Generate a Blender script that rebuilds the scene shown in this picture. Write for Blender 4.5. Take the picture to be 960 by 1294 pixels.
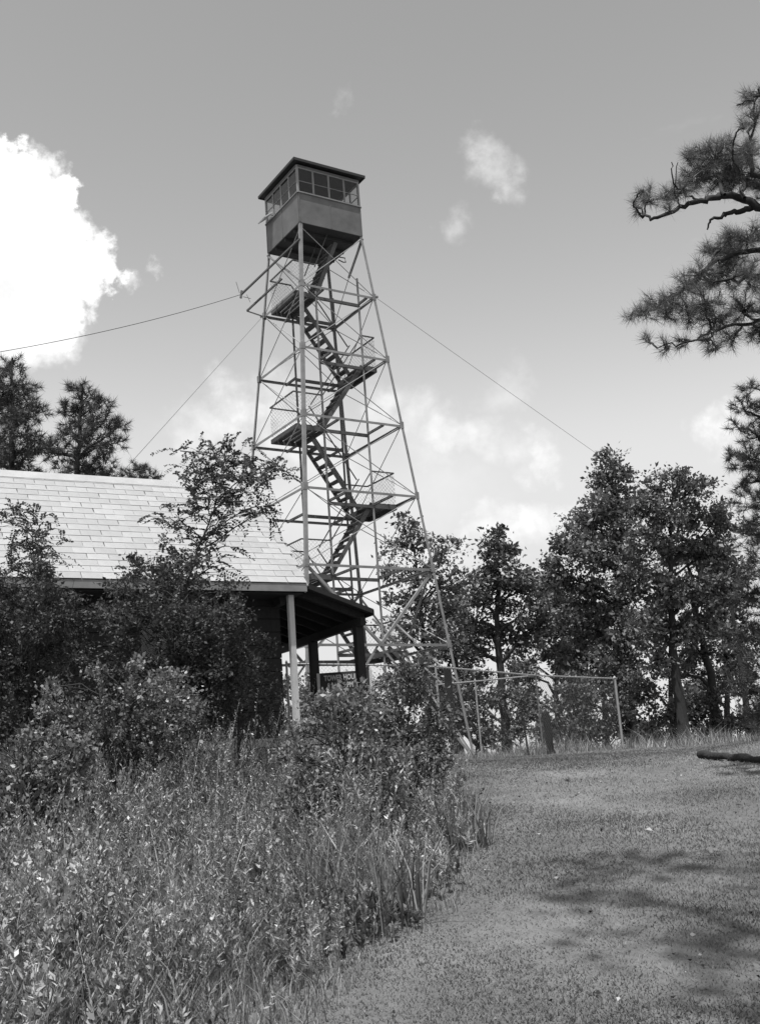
import bpy, math, random
import numpy as np
from mathutils import Vector, Matrix
from math import sin, cos, pi, radians, sqrt, exp, log

for o in list(bpy.data.objects): bpy.data.objects.remove(o)
SC = bpy.context.scene
COL = SC.collection

# ------------------------------------------------------------------ camera
FPX, PITCH, ROLL = 1348.96, radians(13.7516), radians(-4.2123)      # focal length in photo pixels (960 x 1294)
EYE = np.array([0.0, 0.0, 1.6])
_F = np.array([0, cos(PITCH), sin(PITCH)]); _R0 = np.array([1.0, 0, 0]); _U0 = np.cross(_R0, _F)
CR = cos(ROLL)*_R0 + sin(ROLL)*_U0; CU = -sin(ROLL)*_R0 + cos(ROLL)*_U0
cam = bpy.data.cameras.new('camera'); camo = bpy.data.objects.new('camera', cam); COL.objects.link(camo)
cam.sensor_fit = 'VERTICAL'; cam.sensor_height = 36; cam.sensor_width = 36; cam.lens = FPX/1294*36
cam.clip_start = 0.05; cam.clip_end = 6000
M4 = Matrix(((CR[0], CU[0], -_F[0], 0), (CR[1], CU[1], -_F[1], 0), (CR[2], CU[2], -_F[2], 1.6), (0, 0, 0, 1)))
camo.matrix_world = M4
SC.camera = camo
SC.render.resolution_x = 759; SC.render.resolution_y = 1024

def ray(u, v):
    d = _F + CR*(u-480)/FPX - CU*(v-647)/FPX
    return d/np.linalg.norm(d)
def PX(u, v, y):
    d = ray(u, v); return EYE + d*(y/d[1])

# ------------------------------------------------------------------ world, sun, exposure
SUN_EL = radians(74); SUN_H = np.array([-0.40, -0.92]); SUN_H = SUN_H/np.linalg.norm(SUN_H)
W = bpy.data.worlds.new('World'); SC.world = W; W.use_nodes = True
def build_world():
    nt = W.node_tree; nt.nodes.clear(); N = nt.nodes.new; L = nt.links.new
    out = N('ShaderNodeOutputWorld'); bg = N('ShaderNodeBackground'); bg.inputs[1].default_value = 0.13
    sky = N('ShaderNodeTexSky'); sky.sky_type = 'NISHITA'; sky.sun_disc = False
    sky.sun_elevation = SUN_EL; sky.sun_rotation = math.atan2(SUN_H[0], SUN_H[1])
    sky.altitude = 2000; sky.air_density = 1.0; sky.dust_density = 1.2; sky.ozone_density = 1.0
    def math_(op, a, b=None, c=None, clamp=False):
        n = N('ShaderNodeMath'); n.operation = op; n.use_clamp = clamp
        for i, x in enumerate((a, b, c)):
            if x is None: continue
            if isinstance(x, (int, float)): n.inputs[i].default_value = x
            else: L(x, n.inputs[i])
        return n.outputs[0]
    def vm(op, a, b=None, scale=None):
        n = N('ShaderNodeVectorMath'); n.operation = op
        for i, x in enumerate((a, b)):
            if x is None: continue
            if isinstance(x, (tuple, list, np.ndarray)): n.inputs[i].default_value = tuple(float(q) for q in x)
            else: L(x, n.inputs[i])
        if scale is not None: n.inputs['Scale'].default_value = scale
        return n.outputs['Value'] if op in ('DISTANCE', 'DOT_PRODUCT', 'LENGTH') else n.outputs['Vector']
    # panchromatic film with a yellow filter: weighted to red and green
    bw = vm('DOT_PRODUCT', sky.outputs[0], (0.25, 0.45, 0.30))
    bw = math_('MULTIPLY', bw, SKY_GAIN)
    bw = math_('SMOOTH_MIN', math_('POWER', bw, SKY_POW), 4.9, 1.4)
    tc = N('ShaderNodeTexCoord'); D = tc.outputs['Generated']
    def noise(scale, detail=5, rough=.6, vec=D):
        n = N('ShaderNodeTexNoise'); n.inputs['Scale'].default_value = scale; n.inputs['Detail'].default_value = detail
        n.inputs['Roughness'].default_value = rough; L(vec, n.inputs['Vector']); return n
    n1 = noise(9, 4); n2 = noise(34, 6, .65)
    w1 = vm('SCALE', vm('SUBTRACT', n1.outputs['Color'], (.5, .5, .5)), scale=.10)
    w2 = vm('SCALE', vm('SUBTRACT', n2.outputs['Color'], (.5, .5, .5)), scale=.055)
    DD = vm('ADD', vm('ADD', D, w1), w2)
    tot = None
    for u, v, r, s in CLOUDS:
        dist = vm('DISTANCE', DD, ray(u, v))
        m = N('ShaderNodeMapRange'); m.interpolation_type = 'SMOOTHSTEP'
        L(dist, m.inputs[0]); R_ = r/1349
        m.inputs[1].default_value = R_*1.15; m.inputs[2].default_value = R_*(.78 if s > .8 else -.1); m.inputs[3].default_value = 0; m.inputs[4].default_value = s
        tot = m.outputs[0] if tot is None else math_('MAXIMUM', tot, m.outputs[0])
    # a thin broken cover over the whole sky, thicker towards the horizon
    sep = N('ShaderNodeSeparateXYZ'); L(D, sep.inputs[0])
    mp = N('ShaderNodeMapping'); mp.inputs['Scale'].default_value = (1, 1, 2.6); L(D, mp.inputs[0])
    n3 = noise(3.2, 7, .62, mp.outputs[0])
    lowm = N('ShaderNodeMapRange'); lowm.interpolation_type = 'SMOOTHSTEP'; L(sep.outputs[2], lowm.inputs[0])
    lowm.inputs[1].default_value = .36; lowm.inputs[2].default_value = .06; lowm.inputs[3].default_value = 0; lowm.inputs[4].default_value = .12
    cv = N('ShaderNodeMapRange'); cv.interpolation_type = 'SMOOTHSTEP'
    L(math_('ADD', n3.outputs[0], lowm.outputs[0]), cv.inputs[0])
    cv.inputs[1].default_value = .60; cv.inputs[2].default_value = .95; cv.inputs[4].default_value = .8
    tot = math_('MAXIMUM', tot, cv.outputs[0])
    n4 = noise(16, 5, .6)
    cl = N('ShaderNodeMapRange'); L(n4.outputs[0], cl.inputs[0])
    cl.inputs[1].default_value = .35; cl.inputs[2].default_value = .6; cl.inputs[3].default_value = 6.0; cl.inputs[4].default_value = 7.6
    mix = N('ShaderNodeMix'); mix.data_type = 'FLOAT'
    L(tot, mix.inputs[0]); L(bw, mix.inputs[2]); L(cl.outputs[0], mix.inputs[3])
    cb = N('ShaderNodeCombineColor')
    for i in range(3): L(mix.outputs[0], cb.inputs[i])
    L(cb.outputs[0], bg.inputs[0]); L(bg.outputs[0], out.inputs[0])
SKY_GAIN, SKY_POW = 1.03, 1.58
CLOUDS = [(-40, 260, 70, 1), (15, 268, 62, 1), (-30, 360, 115, 1), (52, 328, 64, 1), (78, 268, 22, .95), (105, 350, 44, 1), (142, 362, 26, .9), (165, 362, 20, .7), (50, 388, 48, 1),
          (12, 210, 26, .95), (204, 332, 15, .7), (600, 190, 34, .5), (622, 212, 32, .48), (608, 236, 18, .4), (560, 296, 30, .3), (582, 270, 14, .28),
          (420, 128, 16, .12), (255, 530, 44, .6), (295, 515, 44, .75), (335, 522, 50, .7), (370, 545, 40, .6), (490, 505, 44, .6), (525, 522, 46, .6), (570, 540, 46, .65), (615, 556, 42, .6), (655, 570, 34, .5), (690, 578, 26, .5), (640, 490, 34, .25), (545, 575, 50, .35),
          (912, 548, 30, .6), (670, 668, 40, .7), (630, 672, 40, .6), (700, 660, 30, .6), (560, 630, 80, .2), (400, 600, 90, .3)]
build_world()

sun = bpy.data.lights.new('sun', 'SUN'); sun.energy = 5.0; sun.angle = radians(0.53); sun.color = (1, 1, 1)
suno = bpy.data.objects.new('sun', sun); COL.objects.link(suno)
SD = Vector((SUN_H[0]*cos(SUN_EL), SUN_H[1]*cos(SUN_EL), sin(SUN_EL)))
suno.rotation_euler = SD.to_track_quat('Z', 'Y').to_euler(); suno.location = (10, -20, 40)
SC.view_settings.view_transform = 'Standard'; SC.view_settings.look = 'None'
SC.view_settings.exposure = 0.32; SC.view_settings.gamma = 1; SC.view_settings.use_curve_mapping = False
SC.render.engine = 'CYCLES'
SC.cycles.transparent_max_bounces = 16; SC.cycles.max_bounces = 6

# ------------------------------------------------------------------ helpers
RNG = np.random.default_rng(11)
random.seed(5)

def height(x, y):
    x = np.asarray(x, float); y = np.asarray(y, float)
    k = .15; a = .115*np.clip(y, -30, 60) + .002*np.clip(x, -20, 20); b = 1.74 + .012*np.clip(-x-1, -8, 8)*np.clip((y-10)/8, 0, 1)
    h = -k*np.logaddexp(-a/k, -b/k)
    r = np.sqrt(x*x + (y-22)**2)
    h = h - .0016*np.clip(r-24, 0, 150)**2*.6 - .12*np.clip(r-174, 0, 400)
    h = h + .03*np.sin(x*1.1+.4)*np.sin(y*.9) * np.clip(1-(r-30)/20, 0, 1) + .015*np.sin(x*2.7)*np.cos(y*2.3+1)*np.clip(1-(r-30)/20, 0, 1)
    return h
def gz(x, y): return float(height(x, y))
def ground_at(u, v, ymax=60):
    d = ray(u, v); t = 1.0
    while t < ymax:
        p = EYE + d*t
        if p[2] <= gz(p[0], p[1]): return p
        t += .03
    return EYE + d*ymax

def grey(v): return (v, v, v, 1)
MATS = {}
def mat(name, base, rough=.8, var=.25, scale=6, bump=0, bscale=40, metal=0, spec=.4, rand=0, stretch=None, streak=0):
    m = bpy.data.materials.new(name); m.use_nodes = True; nt = m.node_tree; N = nt.nodes.new; L = nt.links.new
    b = nt.nodes['Principled BSDF']; b.inputs['Roughness'].default_value = rough; b.inputs['Metallic'].default_value = metal
    b.inputs['Specular IOR Level'].default_value = spec
    tc = N('ShaderNodeTexCoord'); mp = N('ShaderNodeMapping'); L(tc.outputs['Object'], mp.inputs[0])
    if stretch: mp.inputs['Scale'].default_value = stretch
    n = N('ShaderNodeTexNoise'); n.inputs['Scale'].default_value = scale; n.inputs['Detail'].default_value = 8; n.inputs['Roughness'].default_value = .65
    L(mp.outputs[0], n.inputs['Vector'])
    r = N('ShaderNodeMapRange'); L(n.outputs[0], r.inputs[0]); r.inputs[1].default_value = .25; r.inputs[2].default_value = .75
    r.inputs[3].default_value = base*(1-var); r.inputs[4].default_value = base*(1+var)
    val = r.outputs[0]
    if rand:
        oi = N('ShaderNodeObjectInfo'); mr = N('ShaderNodeMapRange'); L(oi.outputs['Random'], mr.inputs[0])
        mr.inputs[3].default_value = 1-rand; mr.inputs[4].default_value = 1+rand
        mu = N('ShaderNodeMath'); mu.operation = 'MULTIPLY'; L(val, mu.inputs[0]); L(mr.outputs[0], mu.inputs[1]); val = mu.outputs[0]
    cb = N('ShaderNodeCombineColor')
    for i in range(3): L(val, cb.inputs[i])
    L(cb.outputs[0], b.inputs['Base Color'])
    if bump:
        n2 = N('ShaderNodeTexNoise'); n2.inputs['Scale'].default_value = bscale; n2.inputs['Detail'].default_value = 6; L(mp.outputs[0], n2.inputs['Vector'])
        bp = N('ShaderNodeBump'); bp.inputs['Strength'].default_value = bump; bp.inputs['Distance'].default_value = .02
        L(n2.outputs[0], bp.inputs['Height']); L(bp.outputs[0], b.inputs['Normal'])
    MATS[name] = m; return m
def leafmat(name, lo, hi, trans=.25, rough=.5, spec=.35):
    m = bpy.data.materials.new(name); m.use_nodes = True; nt = m.node_tree; N = nt.nodes.new; L = nt.links.new
    b = nt.nodes['Principled BSDF']; b.inputs['Roughness'].default_value = rough; b.inputs['Specular IOR Level'].default_value = spec
    a = N('ShaderNodeAttribute'); a.attribute_name = 'tone'
    r = N('ShaderNodeMapRange'); L(a.outputs['Fac'], r.inputs[0]); r.inputs[3].default_value = lo; r.inputs[4].default_value = hi
    cb = N('ShaderNodeCombineColor')
    for i in range(3): L(r.outputs[0], cb.inputs[i])
    L(cb.outputs[0], b.inputs['Base Color'])
    t = N('ShaderNodeBsdfTranslucent'); L(cb.outputs[0], t.inputs[0])
    mx = N('ShaderNodeMixShader'); mx.inputs[0].default_value = trans
    L(b.outputs[0], mx.inputs[1]); L(t.outputs[0], mx.inputs[2]); L(mx.outputs[0], nt.nodes['Material Output'].inputs[0])
    MATS[name] = m; return m

def mesh_np(name, V, F, tone=None, smooth=False):
    """V (n,3), F (m,k) uniform polygons"""
    V = np.asarray(V, np.float32); F = np.asarray(F, np.int32); k = F.shape[1]
    me = bpy.data.meshes.new(name); me.vertices.add(len(V)); me.vertices.foreach_set('co', V.ravel())
    me.loops.add(F.size); me.loops.foreach_set('vertex_index', F.ravel())
    me.polygons.add(len(F)); me.polygons.foreach_set('loop_start', np.arange(len(F), dtype=np.int32)*k)
    if smooth: me.polygons.foreach_set('use_smooth', np.ones(len(F), bool))
    if tone is not None:
        at = me.attributes.new('tone', 'FLOAT', 'POINT'); at.data.foreach_set('value', np.asarray(tone, np.float32))
    me.update(calc_edges=True); me.validate(); return me

class MB:
    def __init__(s): s.V = []; s.F = []
    def add(s, v, f):
        n = len(s.V); s.V += [tuple(map(float, q)) for q in v]; s.F += [tuple(i+n for i in g) for g in f]; return s
    def box(s, c, d, ax=None):
        c = np.array(c, float); d = np.array(d, float)/2
        X, Y, Z = ax if ax else (np.array([1., 0, 0]), np.array([0, 1., 0]), np.array([0, 0, 1.]))
        v = [c + X*d[0]*i + Y*d[1]*j + Z*d[2]*k for k in (-1, 1) for j in (-1, 1) for i in (-1, 1)]
        return s.add(v, [(0, 2, 3, 1), (4, 5, 7, 6), (0, 1, 5, 4), (2, 6, 7, 3), (0, 4, 6, 2), (1, 3, 7, 5)])
    def prism(s, sec, p0, p1, xd):
        p0 = np.array(p0, float); p1 = np.array(p1, float); a = p1-p0; a /= np.linalg.norm(a)
        xd = np.array(xd, float); xd = xd - a*(xd@a); xd /= np.linalg.norm(xd); yd = np.cross(a, xd); n = len(sec)
        v = [p0 + xd*q[0] + yd*q[1] for q in sec] + [p1 + xd*q[0] + yd*q[1] for q in sec]
        f = [tuple(range(n))[::-1], tuple(range(n, 2*n))] + [(i, (i+1) % n, (i+1) % n + n, i+n) for i in range(n)]
        return s.add(v, f)
    def bar(s, p0, p1, w, h=None, up=(0, 0, 1)):
        h = h or w; return s.prism([(-h/2, -w/2), (h/2, -w/2), (h/2, w/2), (-h/2, w/2)], p0, p1, up)
    def angle(s, p0, p1, size, d1, flip=1, th=.012):
        """L section: one leg along d1, other leg perpendicular (flip picks the side)"""
        t = th; S = size
        sec = [(0, 0), (S, 0), (S, t*flip), (t, t*flip), (t, S*flip), (0, S*flip)]
        if flip < 0: sec = sec[::-1]
        return s.prism(sec, p0, p1, d1)
    def tube(s, pts, rad, n=6):
        v, f = tube_np(pts, rad, n); return s.add(v, [tuple(q) for q in f])
    def mesh(s, name, smooth=False):
        me = bpy.data.meshes.new(name); me.from_pydata(s.V, [], s.F); me.update()
        if smooth:
            for p in me.polygons: p.use_smooth = True
        return me
    def build(s, name, m, parent=None, smooth=False):
        return ob(name, s.mesh(name, smooth), m, parent)

def tube_np(pts, rad, n=6):
    pts = np.asarray(pts, float); k = len(pts); rad = np.broadcast_to(np.asarray(rad, float), (k,))
    T = np.gradient(pts, axis=0); T /= np.linalg.norm(T, axis=1)[:, None] + 1e-12
    ref = np.array([.31, .17, .93]) if abs(T[0, 2]) < .9 else np.array([.95, .2, .1])
    A = np.cross(T, ref); A /= np.linalg.norm(A, axis=1)[:, None] + 1e-12; B = np.cross(T, A)
    an = np.arange(n)*2*pi/n
    V = (pts[:, None] + rad[:, None, None]*(np.cos(an)[None, :, None]*A[:, None] + np.sin(an)[None, :, None]*B[:, None])).reshape(-1, 3)
    i, j = np.meshgrid(np.arange(k-1), np.arange(n), indexing='ij'); j2 = (j+1) % n
    F = np.stack([i*n+j, i*n+j2, (i+1)*n+j2, (i+1)*n+j], -1).reshape(-1, 4)
    return V, F
class TubeSet:
    def __init__(s): s.V = []; s.F = []; s.n = 0
    def add(s, pts, rad, n=6):
        v, f = tube_np(pts, rad, n); s.V.append(v); s.F.append(f+s.n); s.n += len(v)
    def mesh(s, name, off): return mesh_np(name, np.concatenate(s.V)-off, np.concatenate(s.F), smooth=True)

def ob(name, me, m=None, parent=None):
    o = bpy.data.objects.new(name, me); COL.objects.link(o)
    if m is not None: me.materials.clear(); me.materials.append(MATS[m] if isinstance(m, str) else m)
    if parent: o.parent = parent
    return o
def thing(name, label, cat, loc=(0, 0, 0), rz=0, group=None):
    o = bpy.data.objects.new(name, None); COL.objects.link(o); o.location = [float(q) for q in loc]; o.rotation_euler[2] = rz
    o.empty_display_size = .2
    return tag(o, label, cat, group)
def tag(o, label=None, cat=None, group=None, kind=None):
    if label: o['label'] = label
    if cat: o['category'] = cat
    if group: o['group'] = group
    if kind: o['kind'] = kind
    return o

# ------------------------------------------------------------------ materials
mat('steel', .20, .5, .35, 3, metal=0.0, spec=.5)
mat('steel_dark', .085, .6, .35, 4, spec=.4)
mat('cab_paint', .125, .6, .3, 2.2, bump=.15, bscale=5)
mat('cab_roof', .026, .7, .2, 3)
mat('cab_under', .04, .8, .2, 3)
mat('white_paint', .62, .6, .12, 5)
mat('sash_paint', .26, .6, .2, 5)
mat('wire', .28, .5, .1, 5)
mat('wire_mid', .09, .5, .1, 5)
mat('wire_dark', .05, .6, .1, 5)
mat('shingle', .37, .9, .16, 2.5, bump=.5, bscale=160, rand=.09)
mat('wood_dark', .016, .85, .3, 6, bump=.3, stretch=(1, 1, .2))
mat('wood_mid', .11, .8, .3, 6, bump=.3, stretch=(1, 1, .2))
mat('deck_wood', .07, .85, .3, 6)
mat('wood_light', .50, .75, .2, 6, bump=.2, stretch=(1, 1, .2))
mat('fascia', .22, .8, .3, 3)
mat('concrete', .24, .9, .3, 3, bump=.4, bscale=60)
mat('bark', .026, .95, .45, 7, bump=1, bscale=18, stretch=(1, 1, .3))
mat('bark_pine', .03, .95, .45, 7, bump=1, bscale=18, stretch=(1, 1, .3))
mat('bark_log', .02, .95, .45, 9, bump=1, bscale=25)
mat('twig', .045, .9, .3, 10)
mat('sign_board', .035, .7, .3, 4)
mat('sign_letter', .5, .6, .1, 5)
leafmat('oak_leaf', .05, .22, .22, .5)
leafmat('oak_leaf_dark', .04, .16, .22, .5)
leafmat('pine_needle', .045, .10, .15, .5)
leafmat('pine_needle_near', .08, .19, .3, .5)
leafmat('locust_leaf', .05, .11, .3, .5)
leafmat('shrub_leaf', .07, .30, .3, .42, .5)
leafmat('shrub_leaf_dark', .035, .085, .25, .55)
leafmat('weed_leaf', .05, .50, .22, .42, .5)
leafmat('grass_blade', .07, .42, .22, .45)
leafmat('turf', .115, .265, .25, .7, .2)
leafmat('litter', .02, .35, .0, .8, .1)

def glass():
    m = bpy.data.materials.new('glass'); m.use_nodes = True; nt = m.node_tree; N = nt.nodes.new; L = nt.links.new
    nt.nodes.remove(nt.nodes['Principled BSDF'])
    t = N('ShaderNodeBsdfTransparent'); t.inputs[0].default_value = grey(.85); g = N('ShaderNodeBsdfGlossy'); g.inputs['Roughness'].default_value = .03
    lw = N('ShaderNodeLayerWeight'); lw.inputs[0].default_value = .5
    pw = N('ShaderNodeMath'); pw.operation = 'POWER'; L(lw.outputs['Facing'], pw.inputs[0]); pw.inputs[1].default_value = 4
    fr = N('ShaderNodeMath'); fr.operation = 'MULTIPLY_ADD'; L(pw.outputs[0], fr.inputs[0]); fr.inputs[1].default_value = .5; fr.inputs[2].default_value = .03; mx = N('ShaderNodeMixShader')
    L(fr.outputs[0], mx.inputs[0]); L(t.outputs[0], mx.inputs[1]); L(g.outputs[0], mx.inputs[2]); L(mx.outputs[0], nt.nodes['Material Output'].inputs[0])
    MATS['glass'] = m
glass()

def ground_mat():
    m = bpy.data.materials.new('ground'); m.use_nodes = True; nt = m.node_tree; N = nt.nodes.new; L = nt.links.new
    b = nt.nodes['Principled BSDF']; b.inputs['Roughness'].default_value = .95; b.inputs['Specular IOR Level'].default_value = .1
    tc = N('ShaderNodeTexCoord')
    def nz(sc, d=6, r=.6):
        n = N('ShaderNodeTexNoise'); n.inputs['Scale'].default_value = sc; n.inputs['Detail'].default_value = d; n.inputs['Roughness'].default_value = r
        L(tc.outputs['Object'], n.inputs['Vector']); return n.outputs[0]
    def mr(x, a, b_, c, d):
        q = N('ShaderNodeMapRange'); L(x, q.inputs[0])
        for i, w in enumerate((a, b_, c, d)): q.inputs[i+1].default_value = w
        return q.outputs[0]
    def mul(a, b_):
        q = N('ShaderNodeMath'); q.operation = 'MULTIPLY'; L(a, q.inputs[0]); L(b_, q.inputs[1]); return q.outputs[0]
    v = mul(mul(mr(nz(.8, 5), .32, .68, .09, .165), mr(nz(7), .3, .7, .85, 1.15)), mr(nz(60, 4, .7), .3, .7, .88, 1.12))
    cb = N('ShaderNodeCombineColor')
    for i in range(3): L(v, cb.inputs[i])
    L(cb.outputs[0], b.inputs['Base Color'])
    bp = N('ShaderNodeBump'); bp.inputs['Strength'].default_value = .45; bp.inputs['Distance'].default_value = .03; L(nz(35, 8, .7), bp.inputs['Height']); L(bp.outputs[0], b.inputs['Normal'])
    MATS['ground'] = m
ground_mat()

# ------------------------------------------------------------------ ground
def build_ground():
    def axis(n, a): 
        t = np.linspace(-1, 1, n); return np.sign(t)*(np.abs(t)*a + (np.abs(t)**7)*2500)
    xs = axis(181, 45); ys = axis(181, 45) + 15
    Xg, Yg = np.meshgrid(xs, ys); Z = height(Xg, Yg); n = 181
    V = np.stack([Xg, Yg, Z], -1).reshape(-1, 3)
    i, j = np.meshgrid(np.arange(n-1), np.arange(n-1), indexing='ij'); a = (i*n+j).ravel()
    F = np.stack([a, a+1, a+n+1, a+n], -1)
    tag(ob('ground', mesh_np('ground', V, F, smooth=True), 'ground'), kind='structure')
build_ground()

# ------------------------------------------------------------------ lookout tower
TX, TY, YAW = -1.3981, 29.8618, -0.21766
LV = [17.480, 15.420, 13.394, 11.311, 9.169, 7.028, 4.910]
TB = 1.70
def tw(z): return 1.065 + .0910749*(17.480-z)
def build_tower():
    T = thing('lookout_tower', 'tall steel fire lookout tower with zigzag stairs and a windowed cab', 'tower', (TX, TY, 0), YAW+pi/4)
    cor = [(-1, -1), (1, -1), (1, 1), (-1, 1)]                     # near, right, far, left
    def cp(k, z): w = tw(z); return np.array([cor[k][0]*w, cor[k][1]*w, z])
    for k in range(4):
        m = MB(); sx, sy = cor[k]
        p0, p1 = cp(k, TB), cp(k, 17.46)
        # L angle, corner outward; legs of the L run back along both faces
        a = (p1-p0)/np.linalg.norm(p1-p0); xd = np.array([-sx, 0, 0.]); yd = np.cross(a, xd)
        m.angle(p0, p1, .095 if k == 0 else .075, xd, 1 if yd[1]*(-sy) > 0 else -1, .014)
        for z in LV[1:]:
            c = cp(k, z); m.box(c + np.array([-sx*.05, sy*.010, .0]), (.13, .012, .20)); m.box(c + np.array([sx*.010, -sy*.05, .0]), (.012, .13, .20))
        m.build('leg', 'steel', T)
        MB().box(cp(k, TB) + np.array([0, 0, -.1]), (.7, .7, .5)).build('footing', 'concrete', T)
    # horizontal struts: angle with an inward top flange
    faces = [(0, 1), (1, 2), (2, 3), (3, 0)]
    inw = [np.array([0, 1., 0]), np.array([-1., 0, 0]), np.array([0, -1., 0]), np.array([1., 0, 0])]
    for z in LV[1:]:
        for (a, b), n in zip(faces, inw):
            p0, p1 = cp(a, z), cp(b, z); m = MB()
            off = n*.02; d = (p1-p0)/np.linalg.norm(p1-p0)
            # L: leg down (web) and leg inward (top flange)
            ax = d; xd = np.array([0, 0, -1.]); yd = np.cross(ax, xd)
            m.angle(p0+off, p1+off, .068, xd, 1 if yd @ n > 0 else -1, .012)
            m.build('strut', 'steel', T)
    # X rods
    zz = [17.40] + LV[1:] + [TB+.25]
    for i in range(6):
        for (a, b), n in zip(faces, inw):
            for p, q in ((cp(a, zz[i]), cp(b, zz[i+1])), (cp(b, zz[i]), cp(a, zz[i+1]))):
                if i == 5 and (a, b) == (0, 1): continue
                MB().tube([p+n*.05, q+n*.05], .013, 5).build('brace_rod', 'wire', T)
    # K braces of the two bottom bays
    for (a, b), n in zip(faces, inw):
        mid = (cp(a, LV[6])+cp(b, LV[6]))/2
        for e in (a, b):
            MB().angle(cp(e, LV[5])+n*.07, mid+n*.07, .07, n, 1, .012).build('brace', 'steel', T)
            MB().angle(cp(e, TB+.2)+n*.07, mid+n*.07, .06, n, 1, .012).build('brace', 'steel', T)
    # inner stair posts
    SA, SB_, TT = -.5, .97, .75
    for s in (SA, SB_):
        for t in (-TT, TT):
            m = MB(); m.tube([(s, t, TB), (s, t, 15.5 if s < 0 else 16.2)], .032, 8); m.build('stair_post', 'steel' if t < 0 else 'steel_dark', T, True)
    for z in LV[1:]:
        for p, q in (((SA, -TT), (SB_, -TT)), ((SA, TT), (SB_, TT))):
            MB().bar((p[0], p[1], z-.12), (q[0], q[1], z-.12), .06, .09).build('stair_beam', 'steel_dark', T)
        for s in (SA, SB_):                                       # beams from the inner posts out to the faces
            w = tw(z)
            for sg in (-1, 1):
                MB().bar((s, TT*sg, z-.06), (s, (w-.03)*sg, z-.06), .05, .07).build('stair_beam', 'steel_dark', T)
    def wires(m, p0, p1, q0, q1, sp=.12, r=.0026):
        """diamond mesh between bottom edge p0-p1 and top edge q0-q1"""
        p0, p1, q0, q1 = map(lambda q: np.array(q, float), (p0, p1, q0, q1))
        L = np.linalg.norm(p1-p0); H = np.linalg.norm(q0-p0)
        P = lambda x, y: (p0+(p1-p0)*x/L)*(1-y/H) + (q0+(q1-q0)*x/L)*(y/H)
        n = int((L+H)/sp)
        for i in range(1, n):
            c = i*sp
            x0, y0 = (c, 0) if c < L else (L, c-L); x1, y1 = (0, c) if c < H else (c-H, H)
            m.tube([P(x0, y0), P(x1, y1)], r, 3); m.tube([P(L-x0, y0), P(L-x1, y1)], r, 3)
    def landing(z, side, w):
        s0, s1 = (max(-w+.05, -1.42), SA+.02) if side < 0 else (SB_-.02, min(w-.02, 1.75))
        o = ob('landing', MB().bar((s0, -TT, z-.10), (s1, -TT, z-.10), .05, .12).bar((s0, TT, z-.10), (s1, TT, z-.10), .05, .12)
               .bar((s0, -TT, z-.10), (s0, TT, z-.10), .05, .12).bar((s1, -TT, z-.10), (s1, TT, z-.10), .05, .12).mesh('landing'), 'steel_dark', T)
        n = 5; wd = (s1-s0)/n
        for i in range(n):
            MB().box((s0+wd*(i+.5), 0, z-.02), (wd*.72, 2*TT+.04, .035)).build('deck_plank', 'deck_wood', o)
        so = s0 if side < 0 else s1; si = s1 if side < 0 else s0
        H = .95
        for p in ((so, -TT), (so, TT), (si, TT) if side < 0 else (si, -TT)):
            MB().bar((p[0], p[1], z), (p[0], p[1], z+H), .04).build('rail_post', 'steel_dark', o)
        runs = [((so, -TT), (so, TT)), ((so, -TT), (si, -TT)), ((so, TT), (si, TT))]
        for p, q in runs:
            MB().bar((*p, z+H), (*q, z+H), .035).build('rail', 'steel_dark', o)
            m = MB(); wires(m, (*p, z+.02), (*q, z+.02), (*p, z+H), (*q, z+H)); m.build('wire_mesh', 'wire_mid', o)
    sides = [None, -1, 1, -1, 1, -1, 1]
    for i in range(1, 7): landing(LV[i], sides[i], tw(LV[i]))
    def flight(p_top, p_bot, lane, wd=.6, rails=True, m_='steel_dark', hr='steel_dark'):
        (s1, z1), (s0, z0) = p_top, p_bot; t = lane
        fl = MB()
        for e in (-wd/2, wd/2):
            a, b = np.array([s0, t+e, z0]), np.array([s1, t+e, z1]); d = (b-a)/np.linalg.norm(b-a)
            up = np.array([-d[2], 0, d[0]]); up = up if up[2] > 0 else -up
            fl.bar(a, b, .03, .12, up)
        o = fl.build('stair_flight', m_, T)
        n = max(6, int(round((z1-z0)/.235)))
        for i in range(n):
            k = (i+.5)/n
            MB().box((s0+(s1-s0)*k, t, z0+(z1-z0)*k+.03), (.2, wd-.045, .03)).build('tread', 'steel_dark', o)
        if rails:
            for e in (-wd/2-.02, wd/2+.02):
                a, b = np.array([s0, t+e, z0+.9]), np.array([s1, t+e, z1+.9])
                MB().bar(a, b, .028 if hr == m_ else .045).build('handrail', hr, o)
                for k in (0.06, .5, .94): q = a+(b-a)*k; MB().bar(q, q-np.array([0, 0, .85]), .026).build('baluster', m_, o)
        return o
    la, lb = .38, -.38
    flight((.35, 17.3), (SA+.05, LV[1]), lb)
    flight((SA, LV[1]), (SB_, LV[2]), la)
    flight((SB_, LV[2]), (SA, LV[3]), lb)
    flight((SA, LV[3]), (SB_, LV[4]), la)
    flight((SB_, LV[4]), (SA, LV[5]), lb)
    flight((SA, LV[5]), (SB_, LV[6]), la)
    flight((SB_+.1, LV[6]+.1), (4.9, 1.75), lb-.1, .7, True, hr='white_paint')
    # ---- cab
    zb, zs, zt = 17.48, 18.44, 19.36; w = 1.065
    cab = MB()
    cab.box((0, 0, zb+.03), (2*w-.02, 2*w-.02, .06))
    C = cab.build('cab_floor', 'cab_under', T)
    for y in (-.6, 0, .6): MB().bar((-w+.05, y, zb-.05), (w-.05, y, zb-.05), .06, .10).build('joist', 'cab_under', C)
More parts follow.
